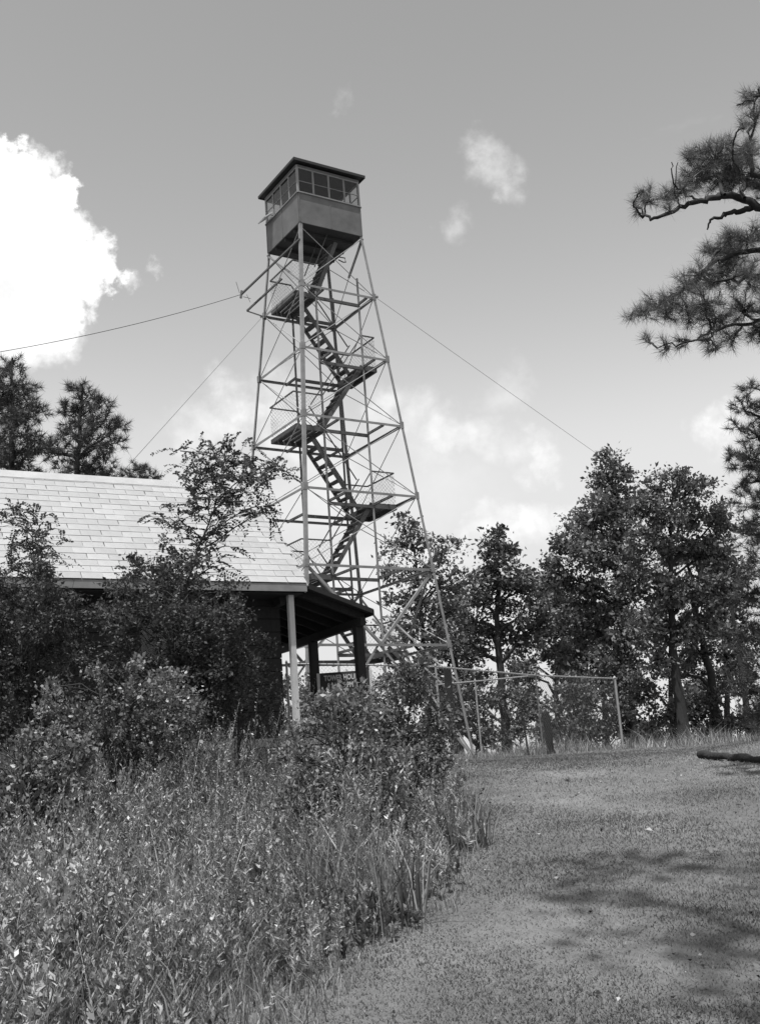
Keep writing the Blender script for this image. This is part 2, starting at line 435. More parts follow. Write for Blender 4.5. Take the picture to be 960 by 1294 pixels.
    for k in range(4):
        (x0, y0), (x1, y1) = cor[k], cor[(k+1) % 4]; a = np.array([x0*w, y0*w, 0.]); b = np.array([x1*w, y1*w, 0.]); d = (b-a)/(2*w); nrm = -inw[k]
        wall = MB()
        # two sheet metal panels with a seam
        for h in (0, 1):
            p = a + d*(w*h+.003); q = a + d*(w*(h+1)-.003)
            c = (p+q)/2; wall.box(c + nrm*.0 + np.array([0, 0, (zb+zs)/2-.005]), (np.linalg.norm(q-p), .03, zs-zb+.01), (d, nrm, np.array([0, 0, 1.])))
        wo = wall.build('cab_wall', 'cab_paint', T)
        MB().box((a+b)/2 + np.array([0, 0, zs+.012]) + nrm*.015, (2*w+.03, .07, .03), (d, nrm, np.array([0, 0, 1.]))).build('sill', 'fascia', wo)
        for h in (0, .5, 1): MB().box(a+d*(2*w*h*.985+.016) + nrm*.018 + np.array([0, 0, (zb+zs)/2]), (.03, .012, zs-zb-.02), (d, nrm, np.array([0, 0, 1.]))).build('seam_strip', 'cab_paint', wo)
        MB().box((a+b)/2 + np.array([0, 0, zt-.03]), (2*w-.05, .05, .07), (d, nrm, np.array([0, 0, 1.]))).build('head_beam', 'cab_paint', wo)
        # corner post
        MB().box(a*.985 + np.array([0, 0, (zs+zt)/2]), (.06, .06, zt-zs), None).build('corner_post', 'sash_paint' if k == 0 else 'fascia', T)
        for i in range(4):
            p = a + d*(2*w*i/4+.02); q = a + d*(2*w*(i+1)/4-.02); z0, z1 = zs+.03, zt-.066
            fr = MB(); ax = (d, nrm, np.array([0, 0, 1.])); c = (p+q)/2; L = np.linalg.norm(q-p)
            opened = (k == 3 and i == 0)                          # near-left wall, sash next to the left corner is propped open
            off = nrm*(.0)
            fr.box(p-d*.005+off+np.array([0, 0, (z0+z1)/2]), (.017, .035, z1-z0), ax); fr.box(q+d*.005+off+np.array([0, 0, (z0+z1)/2]), (.017, .035, z1-z0), ax)
            fr.box(c+off+np.array([0, 0, z0+.02]), (L-.016, .034, .022), ax); fr.box(c+off+np.array([0, 0, z1-.02]), (L-.016, .034, .03), ax)
            fr.box(c+off+np.array([0, 0, z0+(z1-z0)*.45]), (L-.016, .03, .013), ax)
            f = fr.build('window', 'sash_paint', T)
            MB().box(c+off+np.array([0, 0, (z0+z1)/2]), (L-.018, .006, z1-z0-.05), ax).build('pane', 'glass', f)
            if opened:
                th = radians(50); down = np.array([0, 0, -1.])*cos(th) + nrm*sin(th); out = np.cross(d, down); hp = c + nrm*.04 + np.array([0, 0, z0+.16])
                sash = MB(); axs = (d, down, out); H = .34
                sash.box(hp+down*.02, (L, .04, .03), axs).box(hp+down*(H-.02), (L, .04, .03), axs)
                for e in (-1, 1): sash.box(hp+down*H/2+d*e*(L/2-.02), (.04, H-.08, .03), axs)
                sash.box(hp+down*H*.5, (L-.08, H-.08, .012), axs)
                sash.build('propped_shutter', 'white_paint', f)
    # ceiling and shallow hipped roof with overhang
    W_ = 1.2336; ze = 19.44
    r = MB(); za = ze+.30
    lo = [(-W_, -W_, ze), (W_, -W_, ze), (W_, W_, ze), (-W_, W_, ze)]; hi = [(x, y, ze+.05) for x, y, _ in lo]
    r.add(lo+hi+[(0, 0, za)], [(3, 2, 1, 0), (0, 1, 5, 4), (1, 2, 6, 5), (2, 3, 7, 6), (3, 0, 4, 7), (4, 5, 8), (5, 6, 8), (6, 7, 8), (7, 4, 8)])
    ro = r.build('cab_roof', 'cab_roof', T)
    rb = MB()
    for (x0, y0, _), (x1, y1, _) in zip(lo, lo[1:]+lo[:1]): rb.bar((x0*.99, y0*.99, ze-.012), (x1*.99, y1*.99, ze-.012), .03, .05)
    rb.build('roof_edge', 'cab_roof', ro)
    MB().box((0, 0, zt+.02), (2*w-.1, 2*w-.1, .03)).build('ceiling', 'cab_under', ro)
    MB().tube([(0, 0, za-.03), (0, 0, za+.12)], .03, 6).build('roof_finial', 'cab_roof', ro)
    # knee struts of the cab and bracket to the antenna / guy outriggers
    for k, (dx, dy) in ((3, (-1, 1)), (1, (1, -1))):
        a = cp(k, LV[1]); MB().bar(a, a+np.array([dx*.06, dy*.06, 0]), .05).build('guy_lug', 'steel_dark', T)
    MB().bar(cp(3, 17.40), cp(0, LV[1]+.05)+inw[3]*.0, .06, .05).build('knee_strut', 'steel', T)
    MB().bar(cp(1, 17.40), (cp(2, 16.6)+cp(1, 16.6))/2, .06, .05).build('knee_strut', 'steel', T)
    hk = MB(); c = np.array([w+.02, .45, 17.42]); hk.tube([c, c+(.18, 0, -.05), c+(.28, .02, -.02), c+(.26, .02, .12), c+(.02, 0, .1)], .02, 5); hk.build('hoist_bracket', 'steel_dark', T)
    # antenna boom brackets on the left leg at the top landing
    lt = PX(305, 372, TY-.2); lb_ = PX(312, 393, TY-.2)
    mw = Matrix.Rotation(-(YAW+pi/4), 4, 'Z') @ Matrix.Translation((-TX, -TY, 0))
    A1 = np.array(mw @ Vector(lt)); A2 = np.array(mw @ Vector(lb_))
    MB().bar(A1, cp(0, 16.9), .05).build('boom', 'steel_dark', T)
    MB().bar(A2, (cp(3, LV[1]+.7)+cp(0, LV[1]+.7))/2, .05).build('boom', 'steel_dark', T)
    MB().bar(A2, cp(3, LV[1]), .03).build('boom', 'steel', T)
    return lt
ANT = build_tower()

def build_lines():
    o = MB()
    c = np.array(ANT)
    a = thing('antenna', 'small radio antenna on a boom at the left side of the tower', 'antenna', c)
    MB().bar((-.02, 0, -.12), (.02, 0, .12), .06).build('mast_bracket', 'steel_dark', a)
    MB().tube([(-.05, 0, .05), (-.14, 0, .42)], .009, 5).build('rod', 'steel_dark', a)
    MB().tube([(.05, 0, -.08), (.28, 0, -.16)], .009, 5).build('rod', 'steel_dark', a)
    MB().tube([(.16, 0, -.02), (.26, 0, -.28)], .008, 5).build('rod', 'steel_dark', a)
    def wire(label, p, q, sag, r, mt, name='guy_wire', cat='wire'):
        p = np.array(p); q = np.array(q); t = np.linspace(0, 1, 28)[:, None]
        pts = p+(q-p)*t; pts[:, 2] -= (sag*4*t*(1-t))[:, 0]
        o = MB().tube(pts-p, r, 5).build(name, mt, None, True); o.location = p; tag(o, label, cat)
    wire('long cable running from the tower antenna away above the cabin roof', ANT, PX(-260, 478, 22), .35, .009, 'wire_dark', 'cable', 'cable')
    e = YAW
    wl = tw(LV[1])*sqrt(2)
    def corner(k): a_ = e+k*pi/2; return np.array([TX+wl*sin(a_), TY-wl*cos(a_), LV[1]])
    # guy wires: right one runs off behind the oaks, left one over the cabin roof to the bushes
    g = PX(760, 575, 36.0); p = corner(1); q = p+(g-p)*2.0; q = p + (q-p)*((p[2]-gz(q[0], q[1]))/(p[2]-q[2]))
    wire('guy wire slanting down from the tower to behind the oaks', p, q, .12, .006, 'wire_mid')
    p = corner(3); g = PX(87, 672, 17.5); q = p+(g-p); q = p + (q-p)*((p[2]-1.2)/(p[2]-g[2]))
    wire('guy wire slanting down from the tower across the cabin roof', p, q, .0, .0055, 'wire_mid')
build_lines()

# ------------------------------------------------------------------ cabin
HY = .49862
D1 = np.array([cos(HY), sin(HY), 0]); D2 = np.array([-sin(HY), cos(HY), 0]); ZZ = np.array([0, 0, 1.])
C0 = PX(386, 736, 16.2)
def build_cabin():
    fz = 2.21                                                       # floor level
    T = thing('cabin', 'small dark cabin with a pale shingled roof and an open porch', 'cabin', (C0[0], C0[1], 0), HY)
    # local frame: x along the eave (to the right), y into the depth, z world
    E = C0[2]; RD, RH = 1.949, 2.035; L = 8.6; th = .10; n_ = np.array([0, -RH, RD]); n_ = n_/np.linalg.norm(n_); sl = np.array([0, RD, RH]); SL = np.linalg.norm(sl); sl /= SL
    X = np.array([1., 0, 0])
    n2 = np.array([0, RH, RD])/np.linalg.norm([RH, RD]); s2 = np.array([0, -RD, RH])/SL
    # roof deck, two slopes
    r = MB()
    e0 = np.array([0, 0, E-.03])
    r.add([(0, 0, E-.02), (-L, 0, E-.02), (-L, RD, E+RH-.02), (0, RD, E+RH-.02), (0, 0, E-.14), (-L, 0, E-.14), (-L, RD, E+RH-.15), (0, RD, E+RH-.15),
           (0, 2*RD, E-.02), (-L, 2*RD, E-.02), (0, 2*RD, E-.14), (-L, 2*RD, E-.14)],
          [(0, 3, 2, 1), (4, 5, 6, 7), (0, 1, 5, 4), (1, 2, 6, 5), (0, 4, 7, 3), (3, 8, 9, 2), (7, 6, 11, 10), (8, 10, 11, 9), (3, 7, 10, 8), (2, 9, 11, 6)])
    R = r.build('roof', 'fascia', T)
    rows = 18; ex = SL/rows; wdt = .31
    var = []
    for q in range(4):
        rr = random.Random(q); m = MB(); w = wdt-.005-.003*rr.random(); hgt = ex+.05; t = .007
        m.box((0, hgt/2, t/2), (w, hgt, t)); 
        me = m.mesh('shingle'); me.materials.append(MATS['shingle']); var.append(me)
    rest = MB(); rr = random.Random(3); cnt = 0
    for slope in (0, 1):
        S, Nn = (sl, n_) if slope == 0 else (s2, n2); base = np.array([0, 0, E]) if slope == 0 else np.array([0, 2*RD, E])
        for i in range(rows):
            x = (.0 if i % 2 == 0 else -.155) + rr.uniform(-.02, .02)
            k = 0
            while x - wdt < L-.02:
                xc = -(x + wdt/2 - (wdt if True else 0)) - wdt/2
                x += wdt; k += 1
                a, b = -(x-wdt), -(x)
                a = min(a+.0, .03); cx = (a+b)/2; wid = a-b
                if b < -L: continue
                lift = .012 + .003*rr.random()
                # each course tilts a little: bottom edge lifted over the course below
                tilt = .034; Sd = S*cos(tilt) - Nn*sin(tilt); Nd = Nn*cos(tilt) + S*sin(tilt)
                p = base + S*(ex*i - .03) + Nn*lift + X*(cx+rr.uniform(-.004, .004))
                if slope == 0 and -cx < 4.95 and cnt < 300 and wid > .2 and abs(wid-wdt) < .12:
                    o = bpy.data.objects.new('shingle', var[rr.randrange(4)]); COL.objects.link(o); o.parent = R; cnt += 1
                    xd = X*cos(.006*rr.uniform(-1, 1)); sd = wid/wdt
                    o.matrix_local = Matrix(((X[0]*sd, Sd[0], Nd[0], p[0]), (X[1], Sd[1], Nd[1], p[1]), (X[2], Sd[2], Nd[2], p[2]), (0, 0, 0, 1)))
                else:
                    rest.box(p + Sd*(ex+.05)/2 + Nd*.0055, (wid-.008, ex+.05, .011), (X, Sd, Nd))
    tag(rest.build('shingle_field', 'shingle', R), kind='stuff')
    # ridge cap
    rc = MB(); rc.add([(0.03, RD-.13, E+RH-.10), (0.03, RD, E+RH+.045), (0.03, RD+.13, E+RH-.10), (-L, RD-.13, E+RH-.10), (-L, RD, E+RH+.045), (-L, RD+.13, E+RH-.10),
                       (0.03, RD, E+RH+.0), (-L, RD, E+RH)], [(0, 1, 4, 3), (1, 2, 5, 4), (0, 3, 7, 6), (6, 7, 5, 2), (0, 6, 1), (1, 6, 2), (3, 4, 7), (4, 5, 7)])
    rc.build('ridge_cap', 'shingle', R)
    MB().box((-L/2+.0, -.012, E-.085), (L+.02, .03, .12)).build('fascia_board', 'fascia', R)
    MB().box((-L/2-.01, RD, E-.165), (L-.06, 2*RD-.06, .02)).build('soffit', 'wood_dark', R)
    # rake boards
    MB().bar((.016, .01, E-.10), (.016, RD, E+RH-.10), .028, .14, n_).build('rake_board', 'fascia', R)
    MB().bar((.016, 2*RD-.01, E-.10), (.016, RD+.02, E+RH-.10), .028, .14, n2).build('rake_board', 'fascia', R)
    # body
    wx0, wx1, wy0, wy1 = -L+.3, -.24, .62, 2*RD-.4
    wb = MB()
    for (c, d) in ((((wx0+wx1)/2, wy0, (fz+E)/2), (wx1-wx0, .12, E-fz)), (((wx0+wx1)/2, wy1, (fz+E)/2), (wx1-wx0, .12, E-fz)),
                   ((wx0+.06, (wy0+wy1)/2, (fz+E)/2), (.12, wy1-wy0-.12, E-fz)), ((wx1-.06, (wy0+wy1)/2, (fz+E)/2), (.12, wy1-wy0-.12, E-fz))): wb.box(c, d)
    g = RH*(RD-.5)/RD
    gx = -.03; wb.add([(gx, .1, E-.15), (gx, 2*RD-.1, E-.15), (gx, RD, E+RH-.2), (gx-.08, .1, E-.15), (gx-.08, 2*RD-.1, E-.15), (gx-.08, RD, E+RH-.2)], [(0, 1, 2), (3, 5, 4), (0, 2, 5, 3), (1, 4, 5, 2)])
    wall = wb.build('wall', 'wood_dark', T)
    # horizontal siding boards on the front, seen in deep shade
    nb = 11; bh = (E-fz-.1)/nb
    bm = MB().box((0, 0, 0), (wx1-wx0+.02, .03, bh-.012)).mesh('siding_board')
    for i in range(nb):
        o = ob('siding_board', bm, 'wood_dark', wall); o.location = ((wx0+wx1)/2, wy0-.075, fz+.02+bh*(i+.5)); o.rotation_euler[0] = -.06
    # front window with frame and panes
    for wx in (-2.0, -5.2):
        f = MB(); zc, W2, H2 = fz+1.35, .95, 1.0
        for (c, d) in (((wx, wy0-.11, zc+H2/2), (W2+.1, .05, .07)), ((wx, wy0-.11, zc-H2/2), (W2+.16, .08, .06)), ((wx-W2/2, wy0-.11, zc), (.07, .05, H2-.07)), ((wx+W2/2, wy0-.11, zc), (.07, .05, H2-.07)), ((wx, wy0-.11, zc), (.04, .04, H2-.07))): f.box(c, d)
        fo = f.build('window', 'wood_dark', T)
        for e in (-1, 1): MB().box((wx+e*W2/4, wy0-.105, zc), (W2/2-.06, .008, H2-.08)).build('pane', 'glass', fo)
    # floor slab and foundation
    MB().box(((-L+1.08)/2+.0, RD-.1, fz-.05), (L+1.05, 2*RD-.35, .12)).build('porch_floor', 'wood_mid', T)
    MB().box(((-L+1.0)/2, RD-.1, fz-.41), (L+.9, 2*RD-.5, .60)).build('foundation', 'concrete', T)
    MB().box((.62, -.06, fz-.30), (.9, .34, .34)).build('step', 'concrete', T)
    # shed porch roof at the right end
    px, dz = 1.1206, .4109; pl = 2*RD-.1
    a = np.array([px, 0, -dz]); a /= np.linalg.norm(a); nn = np.array([dz, 0, px])/np.linalg.norm([dz, px])
    s = MB(); q = -nn*.04
    pts = [np.array([-.02, .0, E-.03]), np.array([px, .0, E-dz]), np.array([px, pl, E-dz]), np.array([-.02, pl, E-.03])]
    s.add([p for p in pts]+[p+q for p in pts], [(0, 1, 2, 3), (7, 6, 5, 4), (0, 4, 5, 1), (1, 5, 6, 2), (2, 6, 7, 3), (3, 7, 4, 0)])
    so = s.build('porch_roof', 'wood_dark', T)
    MB().bar(pts[0]+np.array([.04, -.014, -.03]), pts[1]+np.array([.0, -.014, -.03]), .026, .07, nn).build('fascia_board', 'wood_dark', so)
    MB().bar(pts[1]+np.array([.012, -.02, -.05]), pts[2]+np.array([.012, 0, -.05]), .024, .09).build('fascia_board', 'wood_dark', so)
    for i in range(8):
        y = .2+i*(pl-.4)/7
        MB().bar(np.array([.02, y, E-.03])-nn*.10, np.array([px-.02, y, E-dz])-nn*.10, .05, .11, nn).build('rafter', 'wood_dark', so)
    zbm = E-dz-.17
    MB().bar((px-.12, .1, zbm), (px-.12, pl-.1, zbm), .09, .13).build('porch_beam', 'wood_dark', so)
    MB().bar((-.30, .22, E-.24), (-.30, pl-.1, E-.24), .09, .13).build('porch_beam', 'wood_dark', so)
    # posts
    MB().box((-.20, .16, (fz+E-.15)/2), (.085, .085, E-fz-.15)).build('post', 'wood_light', T)
    zt = zbm-.06
    for y in (.30, 2.05): MB().box((px-.12, y, (fz+zt)/2), (.13, .13, zt-fz)).build('post', 'wood_dark', T)
build_cabin()

# ------------------------------------------------------------------ sign
def text_mesh(body, size):
    cu = bpy.data.curves.new('t', 'FONT'); cu.body = body; cu.size = size; cu.align_x = 'LEFT'; cu.extrude = .003; cu.offset = .004; cu.resolution_u = 3
    o = bpy.data.objects.new('t', cu); COL.objects.link(o); dg = bpy.context.evaluated_depsgraph_get()
    me = bpy.data.meshes.new_from_object(o.evaluated_get(dg)); bpy.data.objects.remove(o); bpy.data.curves.remove(cu); return me
def build_sign():
    y = 18.3; p = PX(404, 851, y); q = PX(466, 849, y)
    W_ = np.linalg.norm((q-p)[:2]); S = thing('notice_sign', 'dark board sign with pale letters giving the tower hours behind the porch', 'sign', (p[0], p[1], 0), math.atan2(q[1]-p[1], q[0]-p[0]))
    top = p[2]; H = .50; g = gz(p[0], p[1])-.1
    MB().box((W_/2, 0, top-H/2), (W_, .03, H)).build('board', 'sign_board', S)
    MB().box((-.028, .0, (top+g)/2), (.05, .05, top-g)).build('post', 'wood_light', S)
    MB().box((W_+.028, .0, (top+g)/2), (.05, .05, top-g)).build('post', 'wood_light', S)
    for s, x, z, sz in (('TOWER HOURS', .07, -.135, .125), ('8 AM - 5 PM', .12, -.265, .125), ('CLIMB', .07, -.395, .125)):
        me = text_mesh(s, sz); o = ob('lettering', me, 'sign_letter', S); o.location = (x, -.019, top+z); o.rotation_euler = (pi/2, 0, 0); o.scale = (.68, 1, 1)
build_sign()

# ------------------------------------------------------------------ chain link fence, stump post, log
def build_fence():
    tops = [PX(776, 857.5, 26.4), PX(676, 853.5, 23.9), PX(550, 842.5, 20.4), PX(455, 840, 20.2), PX(362, 839, 20.0)]
    tops2 = [PX(676, 853.5, 23.9), PX(600, 861, 26.0), PX(520, 868, 28.2)]
    def run(label, tops, meshed):
        b = tops[0]; T = thing('wire_fence', label, 'fence', (b[0], b[1], gz(b[0], b[1])), group=None); O = np.array(T.location)
        for i, t in enumerate(tops):
            g = gz(t[0], t[1])-.15; r = .035 if i == 0 and meshed[0] else .022
            MB().tube([np.array([t[0]+.0, t[1], g])-O, t+np.array([0, 0, .03])-O], r, 8).build('post', 'wire', T, True)
            MB().tube([t+np.array([0, 0, .02])-O, t+np.array([0, 0, .07])-O], [r*1.35, .004], 8).build('post_cap', 'wire', T, True)
        for i, (p, q) in enumerate(zip(tops, tops[1:])):
            d = (q-p); ln = np.linalg.norm(d); k = int(ln/.12); pts = [p+d*j/k-O for j in range(k+1)]
            MB().tube(pts, .017, 7).build('top_rail', 'wire', T, True)
            # barbs and wire ties along the rail
            tie = MB()
            for j in range(1, k): c = pts[j]; tie.tube([c+np.array([.0, -.02, .026]), c+np.array([.012, .02, -.03])], .008, 4)
            tag(tie.build('wire_ties', 'wire', T), kind='stuff')
            if not meshed[i]: continue
            m = MB(); gp = gz(p[0], p[1])+.05; gq = gz(q[0], q[1])+.05
            p0, p1, q0, q1 = np.array([p[0], p[1], gp])-O, np.array([q[0], q[1], gq])-O, p-O, q-O
            L = ln; H = p[2]-gp; sp = .075
            P = lambda x, y: (p0+(p1-p0)*x/L)*(1-y/H) + (q0+(q1-q0)*x/L)*(y/H)
            for w in range(1, int((L+H)/sp)):
                c = w*sp; x0, y0 = (c, 0) if c < L else (L, c-L); x1, y1 = (0, c) if c < H else (c-H, H)
                m.tube([P(x0, y0), P(x1, y1)], .0022 if i == 0 else .0012, 3); m.tube([P(L-x0, y0), P(L-x1, y1)], .0022 if i == 0 else .0012, 3)
            m.build('wire_mesh', 'wire_dark', T)
    run('chain link fence with pipe rail from the lawn corner post to the porch', tops, [1, 1, 1, 1])
    run('chain link fence spur running from the second post back past the tower', tops2, [0, 0])
    # short wooden post in front of the fence
    g = PX(694, 938, 24.5); t = PX(690, 899, 24.5)
    m = MB(); m.tube([(0, 0, -.5), (0, 0, .2), (-.02, 0, t[2]-g[2]-.02), (-.02, 0, t[2]-g[2])], [.085, .085, .08, .06], 9)
    n = len(m.V); m.F.append(tuple(range(n-9, n)))
    o = m.build('stump_post', 'bark_log', None); o.location = (g[0], g[1], g[2]); tag(o, 'short dark wooden post standing in grass before the wire fence', 'post')
    # dark gate post beside the bush
    g = PX(572, 930, 21.5); t = PX(571, 865, 21.5)
    o = MB().box((0, 0, .35), (.15, .15, t[2]-g[2]+.7)).build('gate_post', 'wood_dark'); o.location = (g[0], g[1], (g[2]+t[2])/2-.35); tag(o, 'thick dark square post beside the foot of the tower stairs', 'post')
    # fallen log
    a = ground_at(884, 959); b = ground_at(1012, 972); a[2] = gz(a[0], a[1])+.05; b[2] = gz(b[0], b[1])+.06
    k = 14; pts = [a+(b-a)*i/k+np.array([0, .02*sin(i*1.7), .012*sin(i*2.1)])-a for i in range(k+1)]
    m = MB(); m.tube(pts, [.045+.007*sin(i*1.3) for i in range(k+1)], 10); m.F.append(tuple(range(10))[::-1]); n = len(m.V); m.F.append(tuple(range(n-10, n)))
    o = m.build('fallen_log', 'bark_log', None, True); o.location = a; tag(o, 'long dark fallen log lying at the far edge of the lawn', 'log')
build_fence()

# ------------------------------------------------------------------ vegetation
def unit(v): return v/(np.linalg.norm(v, axis=-1, keepdims=True)+1e-9)
def leaves(cent, axis, L, Wd, rng, fold=.25):
    """diamond leaves: cent (n,3) leaf bases, axis (n,3) directions"""
    n = len(cent); axis = unit(axis); s = unit(np.cross(axis, rng.normal(size=(n, 3)))); nm = np.cross(axis, s)
    L = np.broadcast_to(L, (n,))[:, None]; Wd = np.broadcast_to(Wd, (n,))[:, None]
    V = np.stack([cent, cent+axis*L*.45+s*Wd*.5+nm*Wd*fold*.5, cent+axis*L, cent+axis*L*.45-s*Wd*.5+nm*Wd*fold*.5], 1).reshape(-1, 3)
    return V, np.arange(4*n).reshape(n, 4)
def needles(cent, axis, L, Wd, rng):
    n = len(cent); axis = unit(axis); s = unit(np.cross(axis, rng.normal(size=(n, 3))))
    L = np.broadcast_to(L, (n,))[:, None]; Wd = np.broadcast_to(Wd, (n,))[:, None]
    V = np.stack([cent-s*Wd*.5, cent+s*Wd*.5, cent+axis*L], 1).reshape(-1, 3)
    return V, np.arange(3*n).reshape(n, 3)

def curve(p, q, bend, k=6):
    p = np.asarray(p, float); q = np.asarray(q, float); t = np.linspace(0, 1, k)[:, None]
    return p+(q-p)*t + np.asarray(bend)*(4*t*(1-t))

def plant(name, label, cat, kind, Y, blobs, stem, leaf_m, seed, dens=1.0, leafL=.12, leafN=36, clump=.20, r0=.12, group=None,
          depth=.8, twig_r=.008, bark='bark', base_pt=None, twig_frac=.7, tone=(0, 1), limb_r=.3, foot=None, aspect=.55, limbs=(), world=False, shoots=0):
    """stem: list of px (u,v) from foot to top at distance Y; blobs: (u,v,r px[,dy]) foliage masses"""
    rng = np.random.default_rng(seed)
    S = np.array(stem, float) if world else np.array([PX(u, v, Y) for u, v in stem])
    if foot is None: S[0][2] = gz(S[0][0], S[0][1])-.05
    base = S[0].copy()
    T = thing(name, label, cat, base, 0, group)
    ts = TubeSet()
    # refine stem
    t = np.linspace(0, len(S)-1, 5*(len(S)-1)+1); SP = np.stack([np.interp(t, np.arange(len(S)), S[:, i]) for i in range(3)], 1)
    SP[1:-1] += rng.normal(size=(len(SP)-2, 3))*r0*.16
    rad = r0*(1-.86*np.linspace(0, 1, len(SP))**.9); rad[0] *= 1.35
    ts.add(SP, rad, 9)
    AT = SP; AR = rad; LB = np.zeros(len(SP), bool)
    for pts, ra, rb in limbs:
        a = np.array([PX(u, v, Y+.15*sin(i*1.9+u)) for i, (u, v) in enumerate(pts)]); t = np.linspace(0, len(a)-1, 5*(len(a)-1)+1)
        q = np.stack([np.interp(t, np.arange(len(a)), a[:, i]) for i in range(3)], 1); q[1:-1] += rng.normal(size=(len(q)-2, 3))*.014
        lr_ = np.linspace(ra, rb, len(q))*.72; ts.add(q, lr_, 7)
        AT = np.concatenate([AT, q]); AR = np.concatenate([AR, lr_]); LB = np.concatenate([LB, np.ones(len(q), bool)])
    V = []; F = []; TN = []; nv = 0
    for bl in blobs:
        if world: c = np.array(bl[:3], float); R = bl[3]
        else:
            u, v, r = bl[:3]; dy = bl[3] if len(bl) > 3 else rng.uniform(-1, 1)*depth*r/FPX*Y
            c = PX(u, v, Y+dy); R = r/FPX*np.linalg.norm(c-EYE)
        # limb from stem
        h = np.linalg.norm((c-SP)[:, :2], axis=1); want = c[2]-.55*h-.2*R
        i = int(np.argmin(np.abs(SP[:, 2]-want)+.25*h)); st = SP[i]
        if len(limbs):
            i = int(np.argmin(np.linalg.norm(AT-c, axis=1)+np.where(LB, 0, .25))); st = AT[i]
        ln = np.linalg.norm(c-st)
        lr = max(min(AR[i]*.7, limb_r*r0+.012*ln), twig_r*1.6)
        lp = curve(st, c, np.array([rng.normal()*.08, rng.normal()*.08, .10])*ln, 7); lp[1:-1] += rng.normal(size=(5, 3))*.03*ln
        ts.add(lp, np.linspace(lr, twig_r*1.3, 7), 6)
        nc = max(3, int(dens*(R/clump)**2*5.5))
        d = unit(rng.normal(size=(nc, 3))); rr = R*rng.uniform(.12, 1, nc)**.5
        cc = c + d*rr[:, None]*np.array([1, 1, .85])
        for q in range(nc):
            if rng.random() < twig_frac:
                k = lp[rng.integers(3, 7)]; ts.add(curve(k, cc[q], rng.normal(size=3)*.06*R+np.array([0, 0, .04*R]), 4), np.linspace(twig_r, twig_r*.45, 4), 4)
        out = unit(cc-c+np.array([0, 0, .25*R]))
        if kind == 'broad':
            m = max(6, leafN); ctr = np.repeat(cc, m, 0)+rng.normal(size=(nc*m, 3))*clump*np.array([.5, .5, .32])*np.repeat(rng.uniform(.6, 1.3, nc), m)[:, None]
            ax = np.repeat(out, m, 0)*.5+rng.normal(size=(nc*m, 3))*.9+np.array([0, 0, -.15])
            Ls = leafL*rng.uniform(.45, 1.2, nc*m)*np.repeat(rng.uniform(.7, 1.35, nc), m); v_, f_ = leaves(ctr, ax, Ls, Ls*aspect, rng, .4); per = 4; cnt = nc*m
            tn = np.clip(rng.normal(.45, .22, cnt)+np.repeat(rng.normal(0, .15, nc), m)+rng.normal(0, .1), 0, 1)
        elif kind == 'pine':
            m = leafN; ctr = np.repeat(cc, m, 0)+np.repeat(out, m, 0)*rng.uniform(-.5, .35, (nc*m, 1))*leafL*1.0
            ax = np.repeat(out, m, 0)*.55+unit(rng.normal(size=(nc*m, 3)))*1.0+np.array([0, 0, .12])
            Ls = leafL*rng.uniform(.7, 1.1, nc*m); v_, f_ = needles(ctr, ax, Ls, aspect, rng); per = 3; cnt = nc*m
            tn = np.clip(rng.normal(.45, .22, cnt), 0, 1)
        elif kind == 'pinnate':
            vs = []; np_ = 8
            ax0 = unit(out*.7+rng.normal(size=(nc, 3))*.6+np.array([0, 0, .1])); side = unit(np.cross(ax0, rng.normal(size=(nc, 3))*.4+np.array([0, 0, 1.])))
            Lr = leafL*rng.uniform(.7, 1.2, nc); K = leafN; ctr = []; axs = []
            for k in range(1, K+1):
                f = k/K; pos = cc+ax0*(Lr*f)[:, None]+np.array([0, 0, -1])*(Lr*.42*f*f)[:, None]
                for sg in (-1, 1): ctr.append(pos); axs.append(side*sg+ax0*.35+rng.normal(size=(nc, 3))*.18+np.array([0, 0, -.2]))
            ctr = np.concatenate(ctr); axs = np.concatenate(axs); cnt = len(ctr); Ls = leafL*.155*rng.uniform(.8, 1.15, cnt)
            v_, f_ = leaves(ctr, axs, Ls, Ls*.62, rng, .15); per = 4; tn = np.clip(rng.normal(.45, .25, cnt), 0, 1)
        V.append(v_); F.append(f_+nv); nv += len(v_); TN.append(np.repeat(tn, per))
    Cs = []
    for q in range(shoots):                                       # long loose shoots that break the outline
        bl = blobs[rng.integers(len(blobs))]
        c = np.array(bl[:3], float) if world else PX(bl[0], bl[1], Y+rng.uniform(-.3, .3)); ext = (bl[3] if world else bl[2]/FPX*Y)
        dr = unit(c-SP[min(2, len(SP)-1)]+rng.normal(size=3)*.35*np.array([1, 1, .5])+np.array([0, 0, .25])); e = c+dr*ext*rng.uniform(1.1, 2.3)
        cv = curve(SP[rng.integers(0, max(2, len(SP)//2))], e, np.array([rng.normal()*.1, rng.normal()*.1, .12])*np.linalg.norm(e-c), 12)
        ts.add(cv, np.linspace(twig_r*1.3, twig_r*.5, 12), 4)
        m = 34; f = rng.uniform(.45, 1, m); ctr = np.stack([np.interp(f, np.linspace(0, 1, 12), cv[:, i]) for i in range(3)], 1)
        Ls = leafL*rng.uniform(.6, 1.25, m)*(1.2-.5*(f-.45)); v_, f_ = leaves(ctr, rng.normal(size=(m, 3))+dr*.5, Ls, Ls*aspect, rng, .3)
        if kind != 'broad': continue
        V.append(v_); F.append(f_+nv); nv += len(v_); TN.append(np.repeat(np.clip(rng.normal(.5, .22, m), 0, 1), 4))
    ob('trunk' if cat in ('tree', 'sapling') else 'stems', ts.mesh('trunk', base), bark, T)
